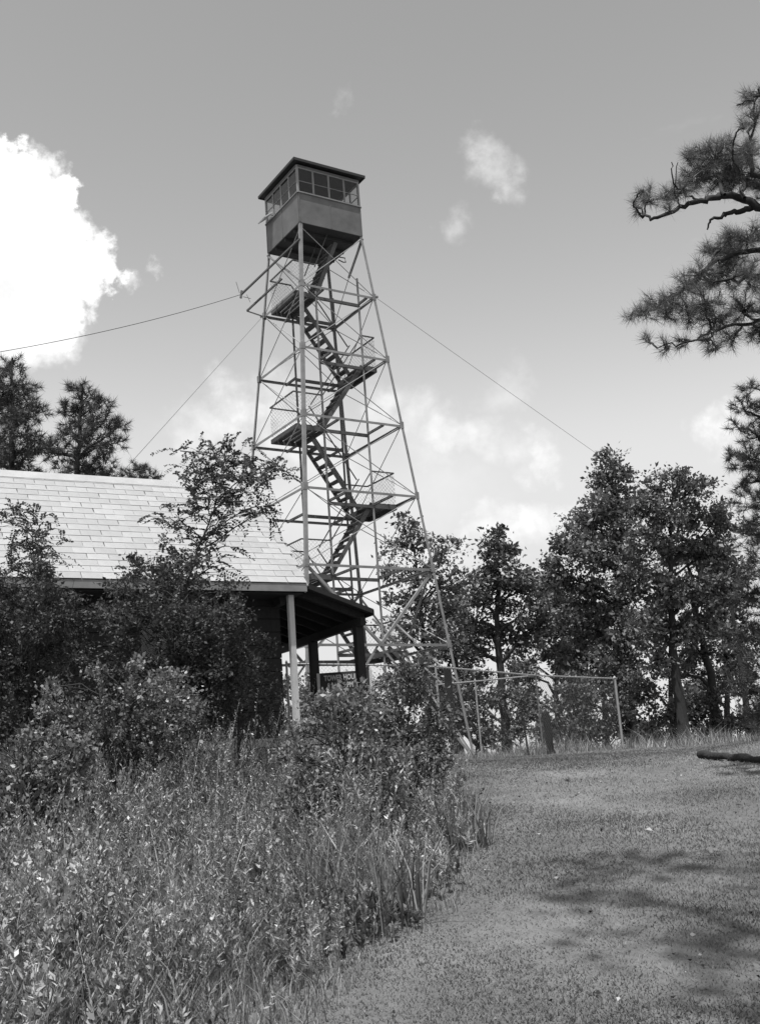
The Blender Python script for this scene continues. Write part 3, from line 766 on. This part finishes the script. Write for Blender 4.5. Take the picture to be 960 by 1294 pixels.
    ob('crown' if cat in ('tree', 'sapling') else 'foliage', mesh_np('crown', np.concatenate(V)-base, np.concatenate(F), np.concatenate(TN)), leaf_m, T)
    return T

def build_trees():
    P = lambda *a, **k: plant(*a, **k)
    # --- pines behind the cabin
    P('pine_tree', 'tall pine tree with layered crown rising behind the pale roof', 'tree', 'pine', 30, [(16, 462, 17), (22, 485, 26), (0, 490, 26), (12, 515, 34), (38, 520, 22), (-25, 520, 40), (20, 552, 36), (-10, 575, 45), (45, 560, 16), (30, 585, 30), (50, 515, 9)],
      [(18, 1010), (16, 760), (14, 560), (16, 452)], 'pine_needle', 21, dens=.95, leafL=.26, leafN=52, clump=.26, r0=.2, aspect=.017, group='pines behind the cabin')
    P('pine_tree', 'rounded ragged pine tree beside the taller pine behind the roof', 'tree', 'pine', 29, [(97, 492, 13), (112, 500, 20), (128, 510, 14), (82, 520, 15), (105, 530, 26), (130, 535, 22), (150, 540, 13), (90, 550, 22), (120, 562, 28), (145, 560, 15), (75, 575, 20), (60, 565, 13), (100, 590, 28), (130, 590, 24)],
      [(108, 1005), (102, 760), (98, 580), (104, 492)], 'pine_needle', 22, dens=1.0, leafL=.26, leafN=52, clump=.26, r0=.18, aspect=.017, group='pines behind the cabin')
    P('pine_tree', 'small pine tip just showing over the roof ridge', 'tree', 'pine', 34, [(177, 592, 13), (165, 600, 13), (190, 600, 14), (175, 612, 20)],
      [(180, 1000), (178, 760), (177, 588)], 'pine_needle', 23, dens=1.1, leafL=.24, leafN=50, clump=.25, r0=.13, aspect=.017, group='pines behind the cabin')
    # --- tree behind the tower
    P('oak_tree', 'loose leafy tree growing directly behind the tower', 'tree', 'broad', 38, [(512, 662, 18), (505, 690, 22), (535, 680, 20), (572, 690, 16), (550, 700, 24), (500, 720, 22), (528, 725, 26), (565, 735, 24), (505, 760, 24), (540, 765, 28), (575, 770, 22), (495, 795, 22), (525, 800, 26), (560, 805, 26), (585, 730, 10)],
      [(545, 955), (538, 850), (530, 740), (518, 670)], 'oak_leaf', 31, dens=.62, leafL=.17, leafN=26, clump=.30, r0=.14)
    # --- slim tree by the fence
    P('oak_tree', 'slim upright tree with dark trunk behind the second fence post', 'tree', 'broad', 31, [(628, 676, 13), (616, 690, 14), (640, 692, 13), (628, 706, 22), (612, 730, 24), (645, 732, 26), (668, 745, 18), (598, 752, 20), (628, 760, 28), (665, 775, 24), (590, 785, 20), (615, 800, 26), (650, 808, 24), (685, 790, 18), (580, 815, 14), (600, 830, 16)],
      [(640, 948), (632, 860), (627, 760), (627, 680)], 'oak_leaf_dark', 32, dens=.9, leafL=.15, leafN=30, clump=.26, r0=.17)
    # --- big oaks
    P('oak_tree', 'tallest oak with pointed top behind the chain link panel', 'tree', 'broad', 32, [(772, 582, 16), (758, 600, 14), (790, 598, 14), (772, 615, 22), (755, 640, 22), (790, 642, 26), (735, 665, 24), (770, 670, 32), (715, 690, 24), (745, 705, 32), (790, 712, 34), (700, 725, 22), (725, 745, 32), (770, 755, 36), (705, 785, 28), (745, 795, 34), (795, 795, 32), (700, 825, 22), (740, 835, 26), (780, 835, 26)],
      [(800, 950), (790, 850), (778, 720), (772, 590)], 'oak_leaf', 33, dens=.9, leafL=.15, leafN=38, clump=.27, r0=.2, group='oaks beyond the fence')
    P('oak_tree', 'broad spreading oak with thick forked dark trunk', 'tree', 'broad', 29.5, [(832, 608, 18), (858, 612, 20), (885, 618, 20), (815, 640, 24), (850, 645, 28), (890, 650, 28), (915, 660, 20), (820, 685, 28), (862, 690, 30), (905, 700, 26), (800, 735, 24), (835, 750, 26), (885, 745, 28), (915, 745, 18), (815, 790, 24), (855, 800, 24), (890, 795, 22), (825, 835, 18)],
      [(866, 945), (852, 840), (845, 740), (850, 625)], 'oak_leaf', 34, dens=.85, leafL=.14, leafN=38, clump=.25, r0=.18, group='oaks beyond the fence')
    P('oak_tree', 'leaning thin trunked oak right of the forked oak', 'tree', 'broad', 31, [(880, 700, 20), (900, 730, 20), (870, 760, 20), (905, 770, 18), (880, 820, 16), (850, 845, 16)],
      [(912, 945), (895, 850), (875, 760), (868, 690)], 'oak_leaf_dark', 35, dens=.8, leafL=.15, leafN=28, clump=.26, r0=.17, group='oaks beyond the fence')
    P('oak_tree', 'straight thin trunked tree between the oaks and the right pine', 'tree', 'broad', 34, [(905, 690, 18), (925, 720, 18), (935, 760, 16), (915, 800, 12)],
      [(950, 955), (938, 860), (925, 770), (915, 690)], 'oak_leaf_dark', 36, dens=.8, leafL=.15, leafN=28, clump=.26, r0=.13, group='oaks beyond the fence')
    P('pine_tree', 'full dark pine standing right of the oaks', 'tree', 'pine', 24, [(950, 490, 14), (940, 515, 16), (962, 520, 22), (932, 540, 12), (955, 550, 24), (925, 575, 12), (948, 585, 26), (975, 600, 34), (935, 610, 16), (955, 635, 28), (985, 660, 40), (945, 675, 22), (965, 710, 34), (945, 750, 20), (980, 770, 40), (950, 810, 24), (975, 850, 40), (945, 870, 22), (955, 910, 24)],
      [(1000, 985), (990, 800), (978, 620), (962, 470)], 'pine_needle', 37, dens=.95, leafL=.22, leafN=60, clump=.22, r0=.2, aspect=.012)
    for u, top, w, Y, lab, sd in ((700, 720, 46, 40, 'hazy oak filling the gap between the slim tree and tallest oak', 41), (845, 700, 50, 41, 'oak standing deep behind the forked oak', 42), (915, 690, 40, 40, 'oak standing deep behind the thin trunks', 43),
                                  (575, 740, 34, 42, 'low oak between the tower leg and the slim tree', 44), (760, 760, 50, 39, 'wide low oak deep behind the chain link panel', 45)):
        rb = random.Random(sd); n = 15; h = 905-top
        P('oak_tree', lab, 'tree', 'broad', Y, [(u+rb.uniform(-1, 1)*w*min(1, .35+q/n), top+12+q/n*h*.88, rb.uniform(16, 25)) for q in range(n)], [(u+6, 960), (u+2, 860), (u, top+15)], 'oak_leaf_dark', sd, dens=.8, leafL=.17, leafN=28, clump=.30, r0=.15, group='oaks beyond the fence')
    # thicket under the oaks
    for i, (u, v, r, Y, lab) in enumerate([(715, 885, 32, 30, 'low leafy bush behind the chain link panel'), (765, 872, 36, 31, 'rounded bush behind the tall corner fence post'), (818, 880, 34, 30.5, 'shadowed bush at the foot of the forked oak'),
                                      (600, 880, 28, 30, 'low bush behind the foot of the tower stairs'), (655, 888, 26, 31, 'low bush at the base of the slim tree'), (932, 880, 32, 31, 'bush between thin trunks and the right pine'), (550, 875, 24, 33, 'bush under the tower beside the dark post'), (880, 892, 26, 33, 'small bush behind the leaning thin oak trunk'),
                                      (500, 868, 24, 37, 'leafy bush below the loose tree behind the tower')]):
        rb = random.Random(i); bl = []
        for q in range(16):
            a = rb.uniform(-1.15, 1.15); bl.append((u+a*r, v+rb.uniform(-1, 1)*r*sqrt(max(.1, 1.3-a*a)) + 8, r*rb.uniform(.28, .5)))
        for q in range(7): bl.append((u+rb.uniform(-1.2, 1.2)*r, 928+rb.uniform(-14, 6), r*.42))
        P('bush', lab, 'bush', 'broad', Y, bl, [(u, 955), (u+3, 920), (u, v)], 'oak_leaf_dark' if i % 2 else 'oak_leaf', 50+i, dens=.8, leafL=.12, leafN=26, clump=.24, r0=.035, twig_r=.005, limb_r=.5, shoots=8, group='thicket beyond the fence')
    # bare little shrub before the fence
    P('shrub', 'bare twiggy shrub in the grass left of the short wooden post', 'shrub', 'broad', 24, [(650, 890, 16), (664, 880, 16), (672, 900, 10), (655, 905, 12)], [(667, 938), (660, 910), (655, 880)], 'shrub_leaf', 60, dens=.5, leafL=.07, leafN=8, clump=.18, r0=.03)
    # --- near ponderosa, trunk just outside the frame
    nb = [(905, 200, 26), (885, 190, 16), (925, 195, 22), (880, 222, 22), (908, 226, 22), (935, 222, 24), (948, 195, 14), (862, 238, 15), (842, 250, 13), (820, 252, 13), (803, 262, 9), (812, 240, 8), (846, 266, 6), (953, 150, 13), (948, 128, 8), (957, 118, 12), (938, 160, 6),
          (945, 300, 20), (920, 300, 14), (900, 318, 16), (930, 325, 22), (885, 345, 18), (912, 350, 24), (945, 350, 22), (868, 365, 18), (890, 380, 22), (850, 378, 16), (832, 385, 15), (812, 395, 15), (842, 398, 14), (798, 398, 9), (870, 400, 18), (905, 402, 20), (940, 390, 20), (958, 420, 18), (925, 425, 14), (895, 430, 12), (868, 432, 11), (842, 438, 10), (820, 432, 8), (905, 440, 8)]
    NL = (([(1003, 262), (960, 262), (940, 250), (915, 246), (890, 252), (860, 262), (830, 276), (812, 274), (800, 262)], .075, .01), ([(950, 262), (930, 268), (915, 272), (900, 276), (893, 290)], .05, .012), ([(1008, 300), (965, 316), (925, 322), (895, 336), (860, 368), (830, 390), (802, 398)], .05, .01), ([(1015, 400), (960, 406), (905, 416), (870, 432), (830, 440)], .035, .008), ([(1003, 240), (950, 222), (945, 190), (952, 150), (957, 112)], .05, .012), ([(960, 118), (945, 128), (930, 133)], .02, .01), ([(890, 252), (868, 246), (850, 232), (848, 205)], .02, .008), ([(860, 262), (850, 240), (856, 205)], .014, .006), ([(915, 246), (905, 220), (890, 195)], .03, .008), ([(1010, 350), (950, 352), (905, 358), (880, 350)], .04, .01), ([(895, 336), (905, 318), (925, 300)], .03, .01), ([(940, 250), (935, 220), (925, 195)], .03, .01))
    T = plant('pine_tree', 'near pine reaching long needled branches over the lawn', 'tree', 'pine', 10.5, [b+(random.uniform(-.4, .4),) for b in nb] +
      [(990, 300, 38, .2), (1000, 360, 42, -.3), (990, 235, 34, .3), (1030, 330, 46, .4), (985, 400, 34, -.2), (1060, 180, 70, 1.0), (1090, 300, 80, -1.2), (1080, 80, 80, .3), (1150, 200, 80, 0.), (1050, 380, 60, 1.2), (1120, 420, 70, -.8), (1060, -60, 70, 0), (1020, 250, 40, -1.)], [(1135, 1010), (1085, 700), (1040, 420), (1005, 255), (1000, 90), (1010, -120)],
      'pine_needle_near', 71, limbs=NL, dens=1.05, leafL=.15, leafN=64, clump=.10, r0=.2, aspect=.004, twig_r=.0065, bark='bark_pine', twig_frac=.9, limb_r=.12)

    # unseen tall pine added behind the viewpoint so its branches shade the lawn
    rb = random.Random(9); bl = [(rb.uniform(-.6, 2.6), rb.uniform(1.0, 5.5), rb.uniform(11.5, 15.5), rb.uniform(.35, .6)) for q in range(12)]+[(3.2+rb.uniform(-1.5, 1.5), -.5+rb.uniform(-1.5, 1), rb.uniform(9, 17), .7) for q in range(16)]
    plant('pine_tree', 'unseen tall pine added behind the viewpoint to shade the near lawn', 'tree', 'pine', 0, bl, [(4.2, -1.5, 0), (4.0, -1.2, 6), (3.4, -.6, 12), (3.2, -.4, 17)], 'pine_needle', 91, world=True, dens=.45, leafL=.18, leafN=50, clump=.16, r0=.26, aspect=.009, twig_r=.01, bark='bark_pine', limb_r=.2)
build_trees()

def build_bushes():
    # --- locust saplings before the cabin
    plant('locust_sapling', 'tall locust sapling with feathery leaves before the cabin roof', 'sapling', 'pinnate', 11.8,
          [(262, 572, 22), (285, 580, 22), (310, 582, 20), (335, 592, 18), (350, 600, 12), (240, 590, 12), (228, 570, 8), (245, 612, 18), (275, 612, 24), (305, 618, 24), (325, 640, 14), (340, 648, 8), (262, 640, 20), (292, 650, 20), (238, 650, 16), (215, 655, 12), (195, 655, 9), (232, 680, 14), (262, 680, 16), (285, 690, 12), (215, 700, 14), (245, 715, 22), (275, 715, 14), (205, 725, 22), (170, 720, 14), (230, 740, 26), (185, 745, 20)],
          [(215, 1050), (240, 900), (232, 800), (236, 740), (252, 690), (270, 645), (282, 590)], 'locust_leaf', 81, dens=.8, leafL=.27, leafN=12, clump=.085, r0=.028, twig_r=.004, bark='twig', limb_r=.5, twig_frac=.8)
    plant('locust_sapling', 'shorter locust sapling at the left end of the cabin eave', 'sapling', 'pinnate', 11.9,
          [(20, 655, 14), (45, 660, 16), (70, 668, 10), (35, 680, 18), (60, 690, 16), (15, 685, 12), (45, 710, 18), (70, 712, 10), (20, 720, 14), (5, 660, 10), (50, 740, 20), (30, 770, 24)],
          [(50, 1060), (48, 850), (45, 740), (40, 665)], 'locust_leaf', 82, dens=.85, leafL=.25, leafN=12, clump=.085, r0=.024, twig_r=.004, bark='twig', limb_r=.5, twig_frac=.8)
    def bush(label, Y, u0, u1, v0, v1, foot, seed, m='shrub_leaf', n=22, leafL=.042, dens=.75, rr=24, leafN=30, clump=.10, shoots=20):
        r_ = random.Random(seed); bl = []
        for i in range(n):
            a = r_.uniform(-1, 1); h = r_.uniform(-1, 1)*sqrt(max(0, 1-a*a*.75))
            bl.append(((u0+u1)/2+a*(u1-u0)/2*.86, (v0+v1)/2+h*(v1-v0)/2*.9, rr*r_.uniform(.7, 1.25)))
        for i in range(n//2):
            a = r_.uniform(-1, 1); h = r_.choice((-1, -1, -1, .3))*sqrt(max(0.05, 1-a*a))*r_.uniform(1.0, 1.25)
            bl.append(((u0+u1)/2+a*(u1-u0)/2*1.05, (v0+v1)/2+h*(v1-v0)/2, rr*r_.uniform(.25, .5)))
        T = plant('shrub', label, 'shrub', 'broad', Y, bl, [((u0+u1)/2, foot), ((u0+u1)/2, (v0+v1)/2), ((u0+u1)/2+5, v0+15)], m, seed, dens=dens, leafL=leafL, leafN=leafN, clump=clump, r0=.02, twig_r=.0035, bark='twig', limb_r=.6, depth=2.2, aspect=.6, shoots=shoots)
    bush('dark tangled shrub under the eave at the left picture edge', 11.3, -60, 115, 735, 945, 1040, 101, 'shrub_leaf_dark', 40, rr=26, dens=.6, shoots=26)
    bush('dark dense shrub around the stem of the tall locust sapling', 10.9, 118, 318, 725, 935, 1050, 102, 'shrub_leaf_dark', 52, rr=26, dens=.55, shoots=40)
    bush('shrub of paler leaves spreading between the two dark shrubs', 9.9, 40, 250, 850, 975, 1080, 103, 'shrub_leaf', 26, rr=18, dens=.5, shoots=80)
    bush('low pale leaved shrub in the weeds left of the cabin', 8.4, -80, 135, 935, 1050, 1150, 104, 'shrub_leaf', 20, rr=19, leafL=.045, dens=.5, shoots=80)
    bush('leafy shrub before the porch steps hiding the sign foot', 12.0, 392, 470, 888, 985, 1045, 105, 'shrub_leaf', 26, rr=14, dens=.6, shoots=12)
    bush('dense dark rounded shrub beside the lawn edge below the tower', 10.5, 458, 570, 850, 1035, 1075, 106, 'oak_leaf', 38, rr=19, dens=.65, shoots=60)
    bush('wide leafy shrub between the porch and the lawn edge', 8.6, 355, 508, 900, 1120, 1160, 107, 'shrub_leaf', 50, rr=20, dens=.6, leafL=.042, shoots=50)
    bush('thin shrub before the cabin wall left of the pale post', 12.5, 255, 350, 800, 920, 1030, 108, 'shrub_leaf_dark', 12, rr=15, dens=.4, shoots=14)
    bush('leafy bush seen through the open porch beside the pale post', 21.5, 345, 420, 862, 950, 985, 109, 'shrub_leaf', 22, rr=12, dens=.7, leafL=.08, leafN=26, clump=.14, shoots=10)
build_bushes()

# lawn boundary: weeds grow left of this line
BND = np.array([ground_at(u, v)[:2] for u, v in ((400, 1290), (470, 1205), (560, 1165), (600, 1100), (606, 1050), (598, 1010), (585, 975))])
BND = BND[np.argsort(BND[:, 1])]
def bx(y): return np.interp(y, np.concatenate([[0.], BND[:, 1], [20.]]), np.concatenate([[-.7], BND[:, 0], [BND[-1, 0]+.2]]))
def blades(P, H, Wd, rng, lean=.35):
    n = len(P); a = rng.uniform(0, 2*pi, n); s = np.stack([np.cos(a), np.sin(a), 0*a], 1); b = rng.uniform(0, 2*pi, n)
    l = np.stack([np.cos(b), np.sin(b), 0*b], 1)*(H*lean*rng.uniform(.1, 1, n))[:, None]; up = np.array([0, 0, 1.])
    w = (s*np.broadcast_to(Wd, (n,))[:, None])*.5
    m = P+up*(H*.55)[:, None]+l*.3; t = P+up*(H*.97)[:, None]+l
    V = np.stack([P-w, P+w, m+w*.8, m-w*.8, t], 1).reshape(-1, 3); k = np.arange(n)*5
    F = np.concatenate([np.stack([k, k+1, k+2], 1), np.stack([k, k+2, k+3], 1), np.stack([k+3, k+2, k+4], 1)])
    return V, F
def patch(x, y, sc, ph):                      # smooth pseudo noise for patchiness
    return .5+.25*(np.sin(x*sc+ph+1.7*np.sin(y*sc*.7+ph))+np.sin(y*sc*1.3+2*ph+1.3*np.sin(x*sc*.9)))

def build_groundcover():
    rng = np.random.default_rng(3)
    # ---- weeds: grass and leafy herbs
    def scatter(n, y0, y1, xl, xr):
        y = y0+(y1-y0)*rng.random(n)**1.35; x = xl(y)+(xr(y)-xl(y))*rng.random(n); return x, y
    left = lambda y: -.45*y-1.0
    house = lambda x, y: ((x-C0[0])*D2[0]+(y-C0[1])*D2[1] > .0) & ((x-C0[0])*D1[0]+(y-C0[1])*D1[1] < 1.1)
    x, y = scatter(75000, 3.0, 15.5, left, lambda y: bx(y)+.05); k = ~house(x, y); x, y = x[k], y[k]
    pt = patch(x, y, 2.1, .4); k = rng.random(len(x)) < .35+.8*pt; x, y, pt = x[k], y[k], pt[k]
    P = np.stack([x, y, height(x, y)-.01], 1); edge = np.clip((bx(y)-x)/.7, .25, 1)
    H = rng.uniform(.08, .42, len(x))*edge*(.5+.8*pt); H = np.where(rng.random(len(x)) < .03, H*2.0, H); V, F = blades(P, H, rng.uniform(.0025, .0075, len(x)), rng, .9)
    tag(ob('tall_grass', mesh_np('tall_grass', V, F, np.repeat(np.clip(rng.normal(.42, .24, len(x)), 0, 1), 5)), 'grass_blade'), 'tall unmown grass and weeds left of the lawn', 'grass', kind='stuff')
    # herbs: upright leafy stems in clumps, with gaps between
    nc = 1500; cx, cy = scatter(nc, 3.0, 14.8, left, lambda y: bx(y)-.1); cx2, cy2 = scatter(700, 7.5, 15.2, left, lambda y: bx(y)-.2); cx, cy = np.concatenate([cx, cx2]), np.concatenate([cy, cy2]); nc = len(cx); k = ~house(cx, cy) & (patch(cx, cy, 2.6, .9)+rng.normal(0, .10, nc) > .37); cx, cy = cx[k], cy[k]; nc = len(cx)
    per = rng.integers(5, 17, nc); ci = np.repeat(np.arange(nc), per); n = len(ci); hc = rng.uniform(.16, .5, nc)+.3*rng.random(nc)**4; rc = rng.uniform(.06, .2, nc); hc = hc*np.interp(cy, [6, 9, 13], [1, 1.3, 1.25])*(.45+1.1*patch(cx, cy, 3.1, 1.9)); tc_ = rng.normal(.40, .24, nc); lc = rng.uniform(.7, 1.5, nc)
    x = cx[ci]+rng.normal(size=n)*rc[ci]; y = cy[ci]+rng.normal(size=n)*rc[ci]; k = x < bx(y)-.03; x, y, ci = x[k], y[k], ci[k]; n = len(x)
    H = hc[ci]*rng.uniform(.6, 1.15, n)*np.clip((bx(y)-x)/.7, .45, 1); z = height(x, y); M = 42
    f = np.tile(np.linspace(.28, 1, M), n); i = np.repeat(np.arange(n), M); le = rng.normal(size=(n, 2))*.22
    ctr = np.stack([x[i]+le[i, 0]*f*f*H[i], y[i]+le[i, 1]*f*f*H[i], z[i]+f*H[i]], 1); an = rng.uniform(0, 2*pi, n*M)
    ax = np.stack([np.cos(an), np.sin(an), rng.uniform(.1, 2.2, n*M)], 1); Ls = rng.uniform(.017, .05, n*M)*(1.25-.6*f)*lc[ci][i]; asp = rng.choice([.2, .28, .5], nc)
    V, F = leaves(ctr, ax, Ls, Ls*asp[ci][i], rng, .3); tn = tc_[ci][i]+rng.normal(0, .16, n*M)+.12*(f-.5)
    def sp_(f, e): return np.stack([x+le[:, 0]*f*f*H+e, y+le[:, 1]*f*f*H, z+f*H], 1)
    VS = np.stack([sp_(0, -.0018), sp_(0, .0018), sp_(.55, -.0014), sp_(.55, .0014), sp_(1, -.0008), sp_(1, .0008)], 1).reshape(-1, 3); q6 = np.arange(n)*6+len(V)
    F = np.concatenate([F, np.stack([q6, q6+1, q6+3, q6+2], 1), np.stack([q6+2, q6+3, q6+5, q6+4], 1)]); tn = np.concatenate([np.repeat(tn, 4), np.repeat(rng.uniform(.0, .5, n), 6)]); V = np.concatenate([V, VS])
    tag(ob('leafy_weeds', mesh_np('leafy_weeds', V, F, np.clip(tn, 0, 1)), 'weed_leaf'), 'leafy weeds growing thickly through the tall grass', 'weeds', kind='stuff')
    # ---- grass tussocks (things)
    def tussock(label, u, v, rad, n, h, seed, m='grass_blade'):
        g = ground_at(u, v); r = np.random.default_rng(seed); a = r.uniform(0, 2*pi, n); q = rad*np.sqrt(r.random(n))
        P = np.stack([q*np.cos(a), q*np.sin(a), 0*a], 1); P[:, 2] = height(P[:, 0]+g[0], P[:, 1]+g[1])-g[2]-.01
        V, F = blades(P, h*r.uniform(.5, 1.1, n), r.uniform(.006, .014, n), r, .8)
        o = ob('grass_tussock', mesh_np('grass_tussock', V, F, np.repeat(np.clip(r.normal(.3, .22, n), 0, 1), 5)), m); o.location = g
        tag(o, label, 'grass')
    tussock('tall grass tussock in front of the wide leafy shrub', 450, 1165, .42, 330, .62, 1)
    tussock('grass tussock at the lawn edge below the dark rounded shrub', 580, 1070, .26, 200, .5, 2)
    tussock('dark arching grass tussock below the tall locust sapling', 150, 1085, .3, 200, .6, 3)
    tussock('long bladed tussock beside the low pale shrub', 30, 1130, .3, 200, .5, 4)
    # ---- rough grass strip along the fence
    n = 26000; x = rng.uniform(.6, 12, n); y = rng.uniform(22.5, 33, n); k = (y > 24.1-.0*x+.25*np.sin(x*1.7)) ; x, y = x[k], y[k]; pq = patch(x, y, 1.9, .7); k = rng.random(len(x)) < .25+pq; x, y, pq = x[k], y[k], pq[k]; H = rng.uniform(.08, .42, len(x))*(.35+1.5*pq**1.5)
    V, F = blades(np.stack([x, y, height(x, y)-.01], 1), H, rng.uniform(.006, .02, len(x)), rng, .9)
    x2 = rng.uniform(-6, .8, 9000); y2 = rng.uniform(17, 32, 9000); H2 = rng.uniform(.15, .5, 9000); k = ~house(x2, y2-.3) & ~house(x2, y2) | ((x2-C0[0])*D2[0]+(y2-C0[1])*D2[1] > 4.2); x2, y2, H2 = x2[k], y2[k], H2[k]
    V2, F2 = blades(np.stack([x2, y2, height(x2, y2)-.01], 1), H2, rng.uniform(.008, .016, len(x2)), rng, .5)
    V = np.concatenate([V, V2]); F = np.concatenate([F, F2+5*len(x)]); tn = np.clip(rng.normal(.5, .26, len(x)+len(x2)), 0, 1)
    tag(ob('rough_grass', mesh_np('rough_grass', V, F, np.repeat(tn, 5)), 'grass_blade'), 'rough pale grass along the foot of the wire fence', 'grass', kind='stuff')
    # ---- mown turf
    n = 430000; y = 3.4+(24.8-3.4)*rng.random(n)**2.0; x = bx(y)-.2+(.46*y+1.2-bx(y))*rng.random(n)
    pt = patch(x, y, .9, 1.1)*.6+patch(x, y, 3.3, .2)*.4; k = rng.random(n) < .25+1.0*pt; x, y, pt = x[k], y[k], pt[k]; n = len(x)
    V, F = blades(np.stack([x, y, height(x, y)-.004], 1), rng.uniform(.007, .022, n)*(1+.03*y), rng.uniform(.003, .006, n)*(1+.06*y), rng, 1.5)
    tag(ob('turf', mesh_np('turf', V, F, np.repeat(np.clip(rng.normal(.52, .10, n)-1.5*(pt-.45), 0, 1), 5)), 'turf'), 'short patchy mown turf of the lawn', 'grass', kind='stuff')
    # ---- litter
    n = 900; y = 3.8+17*rng.random(n)**1.7; x = bx(y)+(.45*y+.6-bx(y))*rng.random(n)
    k = rng.random(n) < .3+.9*patch(x, y, 1.3, 3.0); x, y = x[k], y[k]; n = len(x)
    ax = np.stack([rng.normal(size=n), rng.normal(size=n), rng.uniform(-.1, .35, n)], 1); Ls = rng.uniform(.010, .034, n)*np.where(rng.random(n) < .04, 1.8, 1)
    V, F = leaves(np.stack([x, y, height(x, y)+.018], 1), ax, Ls, Ls*.6, rng, .8)
    tag(ob('leaf_litter', mesh_np('leaf_litter', V, F, np.repeat(np.where(rng.random(n) < .8, .03, .9), 4)), 'litter'), 'scattered dead leaves and chips on the lawn', 'litter', kind='stuff')
build_groundcover()
